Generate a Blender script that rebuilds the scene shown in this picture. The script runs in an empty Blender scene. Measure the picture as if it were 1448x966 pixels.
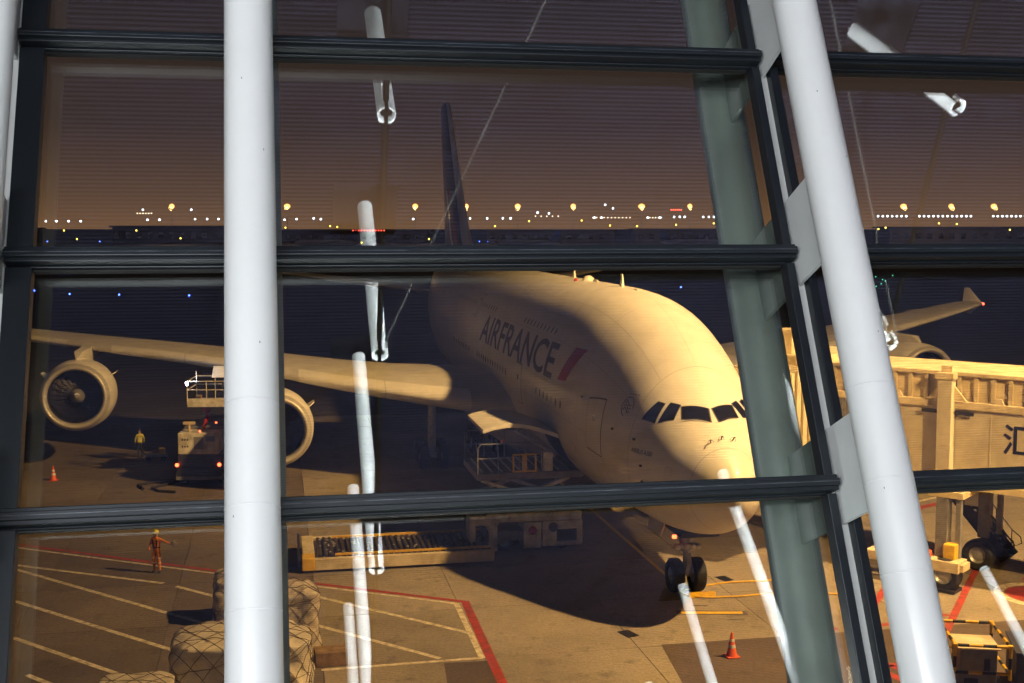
import bpy, bmesh, math, random
from mathutils import Vector, Matrix
random.seed(7)
R = math.radians
S = bpy.context.scene
COL = S.collection

# ------------------------------------------------------------------ camera
EYE = 13.42
cam_d = bpy.data.cameras.new('camera'); cam_d.sensor_width = 36; cam_d.lens = 42.4
cam_d.clip_start = .05; cam_d.clip_end = 20000
cam = bpy.data.objects.new('camera', cam_d); COL.objects.link(cam)
cam.location = (0, 0, EYE); cam.rotation_euler = (R(90 - 5.407), 0, 0)
S.camera = cam

# ------------------------------------------------------------------ night sky: lit from below by the city, darker overhead
W = bpy.data.worlds.new('World'); S.world = W; W.use_nodes = True
wn, wl = W.node_tree.nodes, W.node_tree.links
tc = wn.new('ShaderNodeTexCoord'); sep = wn.new('ShaderNodeSeparateXYZ'); ramp = wn.new('ShaderNodeValToRGB')
wl.new(tc.outputs['Generated'], sep.inputs[0]); wl.new(sep.outputs['Z'], ramp.inputs[0])
ramp.color_ramp.elements[0].position = 0.0; ramp.color_ramp.elements[0].color = (.205, .104, .045, 1)
ramp.color_ramp.elements[1].position = 1.0; ramp.color_ramp.elements[1].color = (.006, .005, .007, 1)
for p, c in ((.012, (.170, .088, .041, 1)), (.026, (.130, .069, .035, 1)), (.05, (.092, .051, .030, 1)), (.08, (.056, .033, .023, 1)), (.17, (.035, .024, .022, 1)), (.4, (.011, .009, .011, 1))):
    e = ramp.color_ramp.elements.new(p); e.color = c
wl.new(ramp.outputs[0], wn['Background'].inputs[0]); wn['Background'].inputs[1].default_value = 1.0

# ------------------------------------------------------------------ exposure
S.render.engine = 'CYCLES'
S.view_settings.view_transform = 'Standard'; S.view_settings.look = 'None'
S.view_settings.exposure = 0; S.view_settings.gamma = 1; S.view_settings.use_curve_mapping = False
S.cycles.use_denoising = True; S.cycles.max_bounces = 8; S.cycles.transparent_max_bounces = 16
S.cycles.sample_clamp_indirect = 0; S.cycles.caustics_reflective = False; S.cycles.caustics_refractive = False

# ------------------------------------------------------------------ lamps of the place and added fills
def lamp(name, kind, loc, target, power, color, size=.5, angle=None, sy=None, blend=.4):
    d = bpy.data.lights.new(name, kind); d.energy = power; d.color = color
    if kind == 'AREA':
        d.size = size
        if sy: d.shape = 'RECTANGLE'; d.size_y = sy
    else:
        d.shadow_soft_size = size
    if kind == 'SPOT': d.spot_size = R(angle); d.spot_blend = blend
    o = bpy.data.objects.new(name, d); COL.objects.link(o); o.location = loc
    if target is not None:
        o.rotation_euler = (Vector(target) - Vector(loc)).to_track_quat('-Z', 'Y').to_euler()
    return o
SODIUM = (1, .57, .18)
FLOOD = (27.5, 33.8, 34.0)
lamp('apron_flood_and_fill', 'SPOT', FLOOD, (13, 41, 2), 171000, (1, .575, .20), .55, 98, blend=1)
lamp('apron_flood_and_fill', 'SPOT', (FLOOD[0] - .8, FLOOD[1] + .4, FLOOD[2]), (-23, 76, 1), 120000, SODIUM, .5, 46, blend=1)  # extra head added to brighten the far left of the apron
lamp('bridge_fill_spot', 'SPOT', (23.5, 19.0, 21.0), (17.5, 43.5, 6), 62000, SODIUM, .3, 34, blend=.8)  # narrow spot added only to brighten the bridge wall
lamp('apron_flood_and_fill', 'SPOT', (FLOOD[0] + .8, FLOOD[1] + .6, FLOOD[2]), (32, 88, 5), 90000, SODIUM, .4, 66, blend=1)  # extra head added to light the port wing
# terminal hall: wash light on the columns from behind the camera, uplights on the ceiling struts
lamp('hall_wash_light', 'AREA', (-.8, -2.3, EYE + 1.1), (0.1, 4.5, EYE - .3), 470, (.95, .98, 1), 6.0, sy=1.5)
for _x, _y in ((.0, 2.2), (5.6, 3.2), (11.0, 4.2)):
    lamp('strut_uplight', 'SPOT', (_x, _y, EYE - 1.4), (_x + 1.2, _y - 5.0, EYE + 6), 16500, (.93, .97, 1), .12, 120, blend=.5)
for _x, _y in ((.15, 3.62), (2.2, 4.02)):      # fill strips added at the foot of the glass to brighten the column backs
    lamp('sill_fill_strip', 'AREA', (_x, _y, EYE - 1.56), (_x - .2, _y + 1.3, EYE + 1.5), 5, (.84, 1, .93), 1.5, sy=.08)

# ------------------------------------------------------------------ materials
MATS = {}
def mat(name, col, rough=.5, metal=0., var=.12, scale=3., bump=0., emit=None, strength=0., coat=0., dirt=None):
    if name in MATS: return MATS[name]
    m = bpy.data.materials.new(name); m.use_nodes = True; n, l = m.node_tree.nodes, m.node_tree.links
    b = n['Principled BSDF']
    b.inputs['Roughness'].default_value = rough; b.inputs['Metallic'].default_value = metal
    b.inputs['Coat Weight'].default_value = coat; b.inputs['Coat Roughness'].default_value = .08
    t = n.new('ShaderNodeTexCoord'); no = n.new('ShaderNodeTexNoise')
    no.inputs['Scale'].default_value = scale; no.inputs['Detail'].default_value = 6; no.inputs['Roughness'].default_value = .62
    l.new(t.outputs['Object'], no.inputs['Vector'])
    mx = n.new('ShaderNodeMix'); mx.data_type = 'RGBA'
    dc = dirt or [c * (1 - 2 * var) for c in col]
    mx.inputs['A'].default_value = (*dc, 1); mx.inputs['B'].default_value = (*[min(1, c * (1 + var * .6)) for c in col], 1)
    mr = n.new('ShaderNodeMapRange'); mr.inputs['From Min'].default_value = .3; mr.inputs['From Max'].default_value = .62
    l.new(no.outputs['Fac'], mr.inputs['Value']); l.new(mr.outputs[0], mx.inputs['Factor']); l.new(mx.outputs['Result'], b.inputs['Base Color'])
    rr = n.new('ShaderNodeMapRange'); rr.inputs['To Min'].default_value = min(1, rough * 1.25); rr.inputs['To Max'].default_value = rough * .85
    l.new(no.outputs['Fac'], rr.inputs['Value']); l.new(rr.outputs[0], b.inputs['Roughness'])
    if bump:
        bp = n.new('ShaderNodeBump'); bp.inputs['Strength'].default_value = bump; bp.inputs['Distance'].default_value = .02
        no2 = n.new('ShaderNodeTexNoise'); no2.inputs['Scale'].default_value = scale * 6; no2.inputs['Detail'].default_value = 4
        l.new(t.outputs['Object'], no2.inputs['Vector']); l.new(no2.outputs['Fac'], bp.inputs['Height']); l.new(bp.outputs[0], b.inputs['Normal'])
    if emit:
        b.inputs['Emission Color'].default_value = (*emit, 1); b.inputs['Emission Strength'].default_value = strength
    MATS[name] = m
    return m

def glass_mat():
    m = bpy.data.materials.new('glazing'); m.use_nodes = True; n, l = m.node_tree.nodes, m.node_tree.links
    n.remove(n['Principled BSDF']); out = n['Material Output']
    tr = n.new('ShaderNodeBsdfTransparent'); tr.inputs[0].default_value = (.95, .965, .955, 1)
    gl = n.new('ShaderNodeBsdfGlossy'); gl.inputs['Roughness'].default_value = 0.0; gl.inputs[0].default_value = (.95, 1, .97, 1)
    lw = n.new('ShaderNodeLayerWeight'); lw.inputs[0].default_value = .5
    fr = n.new('ShaderNodeMath'); fr.operation = 'POWER'; fr.inputs[1].default_value = 5; l.new(lw.outputs['Facing'], fr.inputs[0])
    ad = n.new('ShaderNodeMath'); ad.operation = 'ADD'; ad.inputs[1].default_value = .115; ad.use_clamp = True
    l.new(fr.outputs[0], ad.inputs[0]); mx = n.new('ShaderNodeMixShader')
    l.new(ad.outputs[0], mx.inputs[0]); l.new(tr.outputs[0], mx.inputs[1]); l.new(gl.outputs[0], mx.inputs[2]); l.new(mx.outputs[0], out.inputs[0])
    return m

def concrete(name, c0, c1, seed=0., joints=False):
    """apron concrete: broad stains, fine grain, streaks; world coordinates so that neighbouring slabs carry on the stains"""
    m = bpy.data.materials.new(name); m.use_nodes = True; n, l = m.node_tree.nodes, m.node_tree.links; b = n['Principled BSDF']
    g = n.new('ShaderNodeNewGeometry'); mp = n.new('ShaderNodeMapping'); mp.inputs['Location'].default_value = (seed, seed * 2, 0)
    l.new(g.outputs['Position'], mp.inputs[0])
    a = n.new('ShaderNodeTexNoise'); a.inputs['Scale'].default_value = .16; a.inputs['Detail'].default_value = 8; a.inputs['Roughness'].default_value = .68
    f = n.new('ShaderNodeTexNoise'); f.inputs['Scale'].default_value = 9; f.inputs['Detail'].default_value = 5
    st = n.new('ShaderNodeTexNoise'); st.inputs['Scale'].default_value = .9; st.inputs['Detail'].default_value = 5; st.inputs['Roughness'].default_value = .7
    for x in (a, f, st): l.new(mp.outputs[0], x.inputs['Vector'])
    mr = n.new('ShaderNodeMapRange'); mr.inputs['From Min'].default_value = .32; mr.inputs['From Max'].default_value = .68; l.new(a.outputs['Fac'], mr.inputs[0])
    mx = n.new('ShaderNodeMix'); mx.data_type = 'RGBA'; mx.inputs['A'].default_value = (*c0, 1); mx.inputs['B'].default_value = (*c1, 1); l.new(mr.outputs[0], mx.inputs['Factor'])
    m2 = n.new('ShaderNodeMix'); m2.data_type = 'RGBA'; m2.blend_type = 'MULTIPLY'; l.new(mx.outputs['Result'], m2.inputs['A'])
    r2 = n.new('ShaderNodeMapRange'); r2.inputs['From Min'].default_value = .3; r2.inputs['From Max'].default_value = .7; r2.inputs['To Min'].default_value = .78; r2.inputs['To Max'].default_value = 1.1
    l.new(f.outputs['Fac'], r2.inputs[0]); l.new(r2.outputs[0], m2.inputs['B']); m2.inputs['Factor'].default_value = 1
    m3 = n.new('ShaderNodeMix'); m3.data_type = 'RGBA'; m3.inputs['B'].default_value = (.05, .04, .035, 1); l.new(m2.outputs['Result'], m3.inputs['A'])
    r3 = n.new('ShaderNodeMapRange'); r3.inputs['From Min'].default_value = .56; r3.inputs['From Max'].default_value = .74; r3.inputs['To Max'].default_value = .7
    l.new(st.outputs['Fac'], r3.inputs[0]); l.new(r3.outputs[0], m3.inputs['Factor'])
    oi = n.new('ShaderNodeObjectInfo'); m4 = n.new('ShaderNodeMix'); m4.data_type = 'RGBA'; m4.blend_type = 'MULTIPLY'; m4.inputs['Factor'].default_value = 1
    r4 = n.new('ShaderNodeMapRange'); r4.inputs['To Min'].default_value = .86; r4.inputs['To Max'].default_value = 1.08
    l.new(oi.outputs['Random'], r4.inputs[0]); l.new(m3.outputs['Result'], m4.inputs['A']); l.new(r4.outputs[0], m4.inputs['B'])
    l.new(m4.outputs['Result'], b.inputs['Base Color']); b.inputs['Roughness'].default_value = .72
    bp = n.new('ShaderNodeBump'); bp.inputs['Strength'].default_value = .25; bp.inputs['Distance'].default_value = .01
    l.new(f.outputs['Fac'], bp.inputs['Height']); l.new(bp.outputs[0], b.inputs['Normal'])
    return m

M = dict(
    slab=concrete('apron_concrete', (.19, .162, .13), (.345, .30, .24)),
    slab2=concrete('darker_concrete', (.115, .092, .078), (.20, .165, .135), 5),  # darker concrete tone for the outer starboard slabs
    far=concrete('far_concrete', (.07, .065, .06), (.12, .11, .10), 40),
    asphalt_shade=concrete('asphalt_and_shade', (.075, .055, .048), (.12, .09, .078), 11),
    line=mat('line_paint', (.62, .56, .42), .6, var=.3, scale=4, dirt=(.26, .22, .16)),
    red=mat('red_paint', (.34, .03, .025), .6, var=.3, scale=3, dirt=(.15, .055, .04)),
    skin=mat('aircraft_white', (.80, .78, .74), .42, var=.055, scale=1.1, coat=.22),
    wing=mat('wing_grey', (.62, .60, .56), .38, var=.08, scale=.7),
    belly=mat('belly_grey', (.42, .42, .42), .45, var=.1, scale=.6),
    navy=mat('navy_livery', (.012, .018, .075), .35, var=.1, scale=1),
    redliv=mat('red_livery', (.45, .015, .03), .35, var=.06, scale=1),
    lip=mat('polished_lip', (.55, .53, .50), .42, metal=.35, var=.05, scale=2),
    dark=mat('dark_metal', (.03, .03, .035), .5, metal=.3, var=.2),
    black=mat('black_rubber', (.018, .018, .02), .75, var=.3, scale=8, bump=.3),
    seam=mat('seam_line', (.10, .095, .09), .6, var=.1),
    pane=mat('cockpit_glass', (.012, .012, .016), .06, var=.02, coat=1),
    cabin=mat('cabin_window', (.36, .36, .36), .12, var=.05, coat=1),  # mid grey stands in for reflections on the panes
    steel=mat('gear_steel', (.42, .42, .43), .4, metal=.5, var=.15, scale=5),
    white=mat('equipment_white', (.66, .65, .60), .42, var=.16, scale=2.2, dirt=(.34, .31, .26)),
    cream=mat('bridge_cream', (.64, .56, .40), .5, var=.14, scale=1.4, dirt=(.42, .35, .23)),
    creamd=mat('bridge_grey_cream', (.55, .50, .40), .5, var=.1, scale=1.2),
    yellow=mat('yellow_paint', (.72, .45, .03), .45, var=.12, scale=4),
    orange=mat('orange_plastic', (.75, .12, .03), .5, var=.12, scale=6),
    tape=mat('reflective_tape', (.75, .74, .70), .35, var=.08, scale=8),
    roller=mat('roller_deck', (.10, .085, .08), .42, metal=.5, var=.3, scale=4),
    grey=mat('equipment_grey', (.20, .20, .21), .5, var=.15, scale=3),
    navybox=mat('dark_blue_plastic', (.03, .035, .07), .4, var=.12, scale=3),
    brown=mat('cargo_board', (.26, .17, .09), .7, var=.2, scale=3),
    wrap=mat('pallet_wrap', (.64, .59, .50), .38, var=.2, scale=1.6, bump=.12, coat=.4, dirt=(.42, .38, .32)),
    wrap2=mat('plastic_film', (.54, .48, .40), .24, var=.3, scale=2.6, bump=.25, coat=.7, dirt=(.24, .21, .18)),
    net=mat('cargo_net', (.12, .09, .06), .8, var=.2, scale=9),
    red_sign=mat('red_sign', (.40, .03, .03), .5, var=.1),
    tube_white=mat('tube_white_paint', (.78, .79, .79), .33, var=.03, scale=1.5, coat=.25),
    weld=mat('weld_paint', (.745, .75, .755), .36, var=.06, scale=14),
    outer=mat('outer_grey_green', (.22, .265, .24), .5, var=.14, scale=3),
    skin_seam=mat('skin_seam', (.46, .45, .43), .5, var=.1),
    web_white=mat('web_white_paint', (.80, .82, .815), .45, var=.04, scale=2.5),
    frame=mat('mullion_blue_grey', (.014, .0185, .025), .4, metal=.2, var=.05, scale=2),
    scuff_highlight=mat('scuff_highlight_paint', (.10, .11, .13), .4, metal=.3, var=.45, scale=9),
    gasket=mat('gasket_black', (.012, .012, .012), .6, var=.1),
    ceil=mat('ceiling_slat_blue', (.0125, .0125, .023), .9, var=.12, scale=.5),
    ceil_back=mat('ceiling_void', (.012, .012, .018), .9, var=.1),
    floor=mat('hall_floor', (.25, .25, .25), .4, var=.1),
    roofm=mat('hall_roof', (.2, .2, .22), .7, var=.1),
    strut=mat('strut_white', (.80, .81, .81), .38, var=.04, scale=2),
    cable=mat('cable_dark', (.006, .0055, .005), .8, metal=0, var=.1),
    rod=mat('rod_steel', (.26, .26, .265), .5, metal=.2, var=.1),
    brace=mat('brace_steel', (.035, .035, .037), .7, var=.1),
    skinp=mat('skin_tone', (.36, .21, .14), .55, var=.08, scale=20),
    vest=mat('yellow_vest', (.66, .62, .05), .6, var=.1, scale=20),
    suit=mat('orange_suit', (.74, .24, .03), .65, var=.14, scale=15),
    trousers=mat('dark_trousers', (.02, .022, .03), .7, var=.15, scale=15),
    paper=mat('paper', (.82, .82, .80), .6, var=.03),
    glass=glass_mat(),
    farwall=mat('distant_wall', (.05, .042, .036), .8, var=.2, scale=.05),
)
for _k in ('ceil', 'ceil_back', 'cable', 'brace'): M[_k].node_tree.nodes['Principled BSDF'].inputs['Specular IOR Level'].default_value = 0
def emis(name, c, s): return mat('light_' + name, (.1, .1, .1), .5, var=0, emit=c, strength=s)
L_ORANGE = emis('orange', (1, .44, .10), 3.0); L_WHITE = emis('white', (.8, .88, 1), 9); L_BLUE = emis('blue', (.06, .12, 1), 16)
L_YELLOW = emis('yellow', (1, .72, .1), 6); L_RED = emis('red', (1, .06, .03), 14); L_TAIL = emis('tail', (1, .10, .03), 9); L_LAMP = emis('work', (.72, .8, 1), 60)
L_GREEN = emis('green', (.1, 1, .5), 1.6); L_AMBER = emis('amber', (1, .35, .1), 40); L_CYAN = emis('cyan', (.1, .7, .75), 1.0)

# ------------------------------------------------------------------ mesh helpers
def rotz(a): return Matrix.Rotation(a, 3, 'Z')
class MB:
    def __init__(s): s.v = []; s.f = []; s.m = []
    def add(s, vs, fs, mi=0):
        o = len(s.v); s.v += [tuple(v) for v in vs]; s.f += [tuple(i + o for i in f) for f in fs]; s.m += [mi] * len(fs); return s
    def box(s, c, d, rot=None, mi=0):
        x, y, z = d[0] / 2, d[1] / 2, d[2] / 2
        vs = [Vector(p) for p in ((-x, -y, -z), (x, -y, -z), (x, y, -z), (-x, y, -z), (-x, -y, z), (x, -y, z), (x, y, z), (-x, y, z))]
        if rot is not None: vs = [rot @ v for v in vs]
        c = Vector(c)
        return s.add([v + c for v in vs], [(0, 3, 2, 1), (4, 5, 6, 7), (0, 1, 5, 4), (1, 2, 6, 5), (2, 3, 7, 6), (3, 0, 4, 7)], mi)
    def span(s, x0, x1, y0, y1, z0, z1, mi=0): return s.box(((x0 + x1) / 2, (y0 + y1) / 2, (z0 + z1) / 2), (abs(x1 - x0), abs(y1 - y0), abs(z1 - z0)), None, mi)
    def beam(s, p, q, w, h, up=(0, 0, 1), mi=0):
        p, q = Vector(p), Vector(q); d = (q - p); L = d.length; d.normalize(); a = d.cross(Vector(up))
        if a.length < 1e-4: a = d.cross(Vector((1, 0, 0)))
        a.normalize(); b = a.cross(d); rot = Matrix((d, a, b)).transposed()
        return s.box((p + q) / 2, (L, w, h), rot, mi)
    def tube(s, p, q, r0, r1=None, n=10, cap=True, mi=0):
        p, q = Vector(p), Vector(q); r1 = r0 if r1 is None else r1; d = (q - p).normalized()
        a = d.orthogonal().normalized(); b = d.cross(a)
        vs = []
        for c, r in ((p, r0), (q, r1)): vs += [c + a * (r * math.cos(2 * math.pi * i / n)) + b * (r * math.sin(2 * math.pi * i / n)) for i in range(n)]
        fs = [(i, (i + 1) % n, n + (i + 1) % n, n + i) for i in range(n)]
        if cap: fs += [tuple(range(n))[::-1], tuple(range(n, 2 * n))]
        return s.add(vs, fs, mi)
    def path(s, pts, r, n=6, mi=0):
        pts = [Vector(p) for p in pts]; rings = []; a = None
        for i, p in enumerate(pts):
            d = (pts[min(i + 1, len(pts) - 1)] - pts[max(i - 1, 0)]).normalized()
            a = d.orthogonal().normalized() if a is None else (a - d * a.dot(d)).normalized()
            b = d.cross(a); rings.append([p + a * (r * math.cos(2 * math.pi * k / n)) + b * (r * math.sin(2 * math.pi * k / n)) for k in range(n)])
        return s.loft(rings, True, mi)
    def loft(s, rings, cap=True, mi=0, closed=True):
        n = len(rings[0]); vs = [p for r in rings for p in r]; fs = []
        for i in range(len(rings) - 1):
            for k in range(n if closed else n - 1):
                k2 = (k + 1) % n; fs.append((i * n + k, i * n + k2, (i + 1) * n + k2, (i + 1) * n + k))
        if cap: fs += [tuple(range(n))[::-1], tuple(range((len(rings) - 1) * n, len(rings) * n))]
        return s.add(vs, fs, mi)
    def lathe(s, prof, o=(0, 0, 0), ax=(1, 0, 0), n=32, mi=0, cap=False):
        o, d = Vector(o), Vector(ax).normalized(); a = d.orthogonal().normalized(); b = d.cross(a)
        rings = [[o + d * x + a * (max(r, 1e-4) * math.cos(2 * math.pi * k / n)) + b * (max(r, 1e-4) * math.sin(2 * math.pi * k / n)) for k in range(n)] for x, r in prof]
        return s.loft(rings, cap, mi)
    def mesh(s, name, smooth=False, angle=35):
        me = bpy.data.meshes.new(name); me.from_pydata(s.v, [], s.f)
        me.polygons.foreach_set('material_index', s.m)
        bm = bmesh.new(); bm.from_mesh(me); bmesh.ops.recalc_face_normals(bm, faces=bm.faces); bm.to_mesh(me); bm.free()
        if smooth: me.shade_smooth(); me.set_sharp_from_angle(angle=R(angle))
        me.update(); return me
    def build(s, name, m, parent=None, smooth=False, bevel=0, angle=35, label=None):
        me = s.mesh(name, smooth, angle)
        for k in (m if isinstance(m, (list, tuple)) else [m]): me.materials.append(M[k] if isinstance(k, str) else k)
        return link(name, me, parent, bevel, label)
def link(name, me, parent=None, bevel=0, label=None):
    o = bpy.data.objects.new(name, me); COL.objects.link(o)
    if parent: o.parent = parent
    if bevel:
        b = o.modifiers.new('bevel', 'BEVEL'); b.width = bevel; b.segments = 2; b.limit_method = 'ANGLE'
    if label: o['label'] = label
    return o
def tag(o, label=None, cat=None, group=None, kind=None):
    for k, v in (('label', label), ('category', cat), ('group', group), ('kind', kind)):
        if v: o[k] = v
    return o
def thing(name, label, cat, loc=(0, 0, 0), rz=0, group=None):
    o = bpy.data.objects.new(name, None); COL.objects.link(o); o.location = loc; o.rotation_euler = (0, 0, rz); o.empty_display_size = .3
    return tag(o, label, cat, group)
def copy_tree(o, parent=None):
    c = o.copy(); COL.objects.link(c); c.parent = parent
    for ch in o.children: copy_tree(ch, c)
    return c

# aircraft axis in the world: local x runs aft, local y to starboard
AX = Vector((-.19200, .98139, 0)); NOSE = Vector((7.39, 38.77, 0)); SB = Vector((-AX.y, AX.x, 0)); HEAD = math.atan2(AX.y, AX.x)
def aw(s, y, z=0): return NOSE + AX * s + SB * y + Vector((0, 0, z))

# ================================================================== ground
gme = MB(); N_ = 28
gme.add([(-7000, -40, -.03), (7000, -40, -.03), (7000, 9000, -.03), (-7000, 9000, -.03)], [(0, 1, 2, 3)])
ground = tag(gme.build('ground', 'far'), 'dark airport ground running out to the horizon', None, None, 'structure')
apron = thing('apron', 'pale concrete apron slabs under the aircraft', None); apron['kind'] = 'structure'
# concrete slabs in a 5 m grid square to the aircraft, joints open between them
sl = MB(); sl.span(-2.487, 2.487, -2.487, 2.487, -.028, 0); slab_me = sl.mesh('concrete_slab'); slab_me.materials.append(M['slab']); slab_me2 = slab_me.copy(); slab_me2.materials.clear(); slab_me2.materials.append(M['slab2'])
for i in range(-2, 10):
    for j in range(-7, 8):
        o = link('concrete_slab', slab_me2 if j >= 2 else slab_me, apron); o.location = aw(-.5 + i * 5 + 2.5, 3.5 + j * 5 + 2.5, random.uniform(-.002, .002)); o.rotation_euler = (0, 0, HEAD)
def strip(name, m, pts, w, z=.006, parent=None):
    """painted stripe along a line of ground points, as one thin sheet"""
    b = MB(); P = [Vector((p[0], p[1], 0)) for p in pts]; ring = []
    for k, p in enumerate(P):
        d = (P[min(k + 1, len(P) - 1)] - P[max(k - 1, 0)]).normalized(); nrm = Vector((-d.y, d.x, 0)); ring.append((p + nrm * w / 2, p - nrm * w / 2))
    vs = [(q.x, q.y, z) for r_ in ring for q in r_]
    b.add(vs, [(2 * k, 2 * k + 1, 2 * k + 3, 2 * k + 2) for k in range(len(P) - 1)])
    return b.build(name, m, parent or apron)
def area(name, m, pts, z): 
    b = MB(); b.add([(p[0], p[1], z) for p in pts], [tuple(range(len(pts)))]); return b.build(name, m, apron)
# darker service road in front of the stand, then a painted-in shadow strip
area('asphalt_shade_patch', 'asphalt_shade', [(4.82, 37.84), (9.0, 38.66), (19.0, 40.6), (22, 30), (5.4, 28), (5.04, 34.57)], .005)
area('asphalt_shade_patch', 'asphalt_shade', [(-2.1, 36.2), (-.75, 36.4), (-.2, 34.4), (0, 28), (-2.4, 28), (-1.9, 34.4)], .0052)  # strip in asphalt tone, painted where a cast shadow lies
# equipment box: red edge with a cream line inside it, and hatching
strip('red_line', 'red', [(-32, 57.0), (-21.1, 50.23), (-8.76, 45.06), (-1.62, 42.3)], .24, .007)
strip('red_line', 'red', [(-1.70, 42.42), (-.29, 34.57), (.2, 31)], .30, .0085)
strip('white_line', 'line', [(-21.2, 49.85), (-8.8, 44.78), (-1.95, 42.1)], .15, .007)
strip('white_line', 'line', [(-2.0, 42.15), (-.93, 36.6)], .20, .0078)
for p, q in (((-21, 47.5), (-13.2, 44.6)), ((-12.6, 44.2), (-8.9, 41.6)), ((-19.6, 46.5), (-9.8, 39.45)), ((-17.96, 42.43), (-9.5, 36.4)), ((-16.4, 38.52), (-9.4, 33.5)),
             ((-14.6, 35.2), (-9, 31)), ((-7.9, 43.5), (-1.25, 38.86)), ((-7.3, 40.25), (-2.25, 36.6))):
    strip('hatch_line', 'line', [p, q], .19, .007)
strip('hatch_line', 'line', [(-5.8, 35.6), (-.93, 36.65)], .17, .0088)
strip('lead_in_line', 'yellow', [aw(70, .4), aw(5.3, .05)], .16, .006)
strip('lead_in_line', 'yellow', [aw(2.55, 1.0), aw(2.15, -1.1)], .26, .009)
strip('stop_bar_edge', 'seam', [aw(2.62, 1.15), aw(2.08, -1.25)], .46, .007)
for s_, y_ in ((3.25, .35), (1.55, -.35)): strip('stop_mark', 'seam', [aw(s_, y_), aw(s_ - .1, y_ - .55)], .14, .007)
# red clearance lines on the right-hand side
for p, q, w in (((9.6, 41.5), (10.75, 43.4), .26), ((9.55, 41.2), (10.9, 39.3), .26), ((11.9, 40.0), (17.8, 51.5), .26), ((12.1, 39.6), (15.2, 40.9), .24), ((14.2, 38.6), (20.9, 51.5), .26),
                ((19.6, 45.0), (30.5, 60.5), .26), ((17.0, 55.0), (33.0, 67.0), .40)):
    strip('red_line', 'red', [p, q], w, .007)
for p, q in (((16.2, 55.4), (34.0, 69.0)), ((20, 62), (24, 69)), ((24.1, 61.0), (36, 62.0)), ((22, 58.5), (22.9, 62.3))): strip('white_line', 'line', [p, q], .2, .0082)
for p, q, w in (((11.0, 35.9), (13.1, 36.3), .3), ((11.05, 35.95), (12.0, 34.0), .3), ((11.6, 36.0), (12.6, 34.2), .22)): strip('red_line', 'red', [p, q], w, .0095)
def disc(name, m, c, r0, r1, z):
    b = MB(); n = 40; vs = []
    for r_ in (r0, r1): vs += [(c[0] + r_ * math.cos(2 * math.pi * k / n), c[1] + r_ * math.sin(2 * math.pi * k / n), z) for k in range(n)]
    b.add(vs, [(k, (k + 1) % n, n + (k + 1) % n, n + k) for k in range(n)]); b.build(name, m, apron)
disc('painted_circle', 'red', (19.3, 43.1), .01, 1.15, .0105); disc('painted_ring', 'line', (19.3, 43.1), 1.2, 1.55, .0106)
# drain cover and hydrant lids
for x, y in ((3.85, 38.9), (-9.5, 39.0), (8.15, 45.2)):
    b = MB(); b.span(-.33, .33, -.22, .22, 0, .012)
    for k in range(5): b.span(-.3, .3, -.18 + k * .08, -.14 + k * .08, .012, .022)
    o = b.build('drain_cover', 'dark', apron); o.location = (x, y, .004); o.rotation_euler = (0, 0, HEAD + .3)

# ================================================================== terminal hall
GP = Vector((0, 4.5, EYE)); r_ = Vector((.98197791, .18899575, 0)); u_ = Vector((-.08344233, .43354692, .89725941)); n_ = r_.cross(u_)
GROT = Matrix((r_, u_, n_)).transposed()
def wall_thing(name, label, cat, a=0, group=None):
    o = thing(name, label, cat, GP + r_ * a, 0, group); o.rotation_euler = GROT.to_euler(); return o
HI = Vector((.18899575, -.98197791, 0))          # into the hall
def hp(t, d, z): return r_ * t + HI * d + Vector((0, 0, EYE + z))
HROT = Matrix((r_, -HI, Vector((0, 0, 1)))).transposed()
FLOORZ = -1.62
def hbox(b, t0, t1, d0, d1, z0, z1): return b.box(hp((t0 + t1) / 2, (d0 + d1) / 2, (z0 + z1) / 2), (t1 - t0, d1 - d0, z1 - z0), HROT)
b = MB(); hbox(b, -14, 26, -3.72, 26, FLOORZ - .4, FLOORZ); tag(b.build('floor', 'floor'), 'pale stone floor of the departure hall', None, None, 'structure')
b = MB(); hbox(b, -14, 26, 26, 26.3, FLOORZ, 9); tag(b.build('wall_back', 'roofm'), 'back wall of the departure hall', None, None, 'structure')
for t0, nm in ((-14.3, 'wall_left'), (26, 'wall_right')):
    b = MB(); hbox(b, t0, t0 + .3, -3.5, 26.3, FLOORZ, 9); tag(b.build(nm, 'roofm'), 'end wall of the departure hall', None, None, 'structure')
b = MB(); hbox(b, -14.3, 26.3, -9.6, 26.3, 9, 9.5); tag(b.build('roof', 'roofm'), 'roof over the departure hall', None, None, 'structure')
# ceiling: thin blue slats parallel to the glass with square openings for the struts
CZ = 8.0; HT = (-4.75, 1.0, 6.7, 12.4, 18.1); HD = (-1.04, 1.45, 3.9, 6.55, 9.5, 12.6, 15.8); HS = .37
ceiling = thing('ceiling', 'dark blue slatted ceiling mirrored in the glass', None); ceiling['kind'] = 'structure'
b = MB(); pitch = .056; d = -8.0
while d < 22:
    cuts = [(t - HS, t + HS) for t in HT if any(abs(d - q) < HS for q in HD)]
    x = -14
    for c0, c1 in cuts + [(25.9, 26)]:
        if c0 > x:
            P = [hp(x, d, CZ), hp(c0, d, CZ), hp(c0, d + .030, CZ), hp(x, d + .030, CZ)]
            Q = [p + Vector((0, 0, .045)) for p in P]
            b.add(P + Q, [(0, 1, 2, 3), (0, 4, 5, 1), (3, 2, 6, 7)])
        x = c1
    d += pitch
o = b.build('slat', 'ceil', ceiling); o['kind'] = 'stuff'
b = MB(); hbox(b, -14, 26, -8.4, 25.9, CZ + .5, CZ + .54); b.build('ceiling_void', 'ceil_back', ceiling)
SLEN = (1.9, 2.5, 3.4, 4.2, 4.6, 4.6, 4.4)
ordn = ('first', 'second', 'third', 'fourth', 'fifth', 'sixth', 'seventh')
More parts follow.
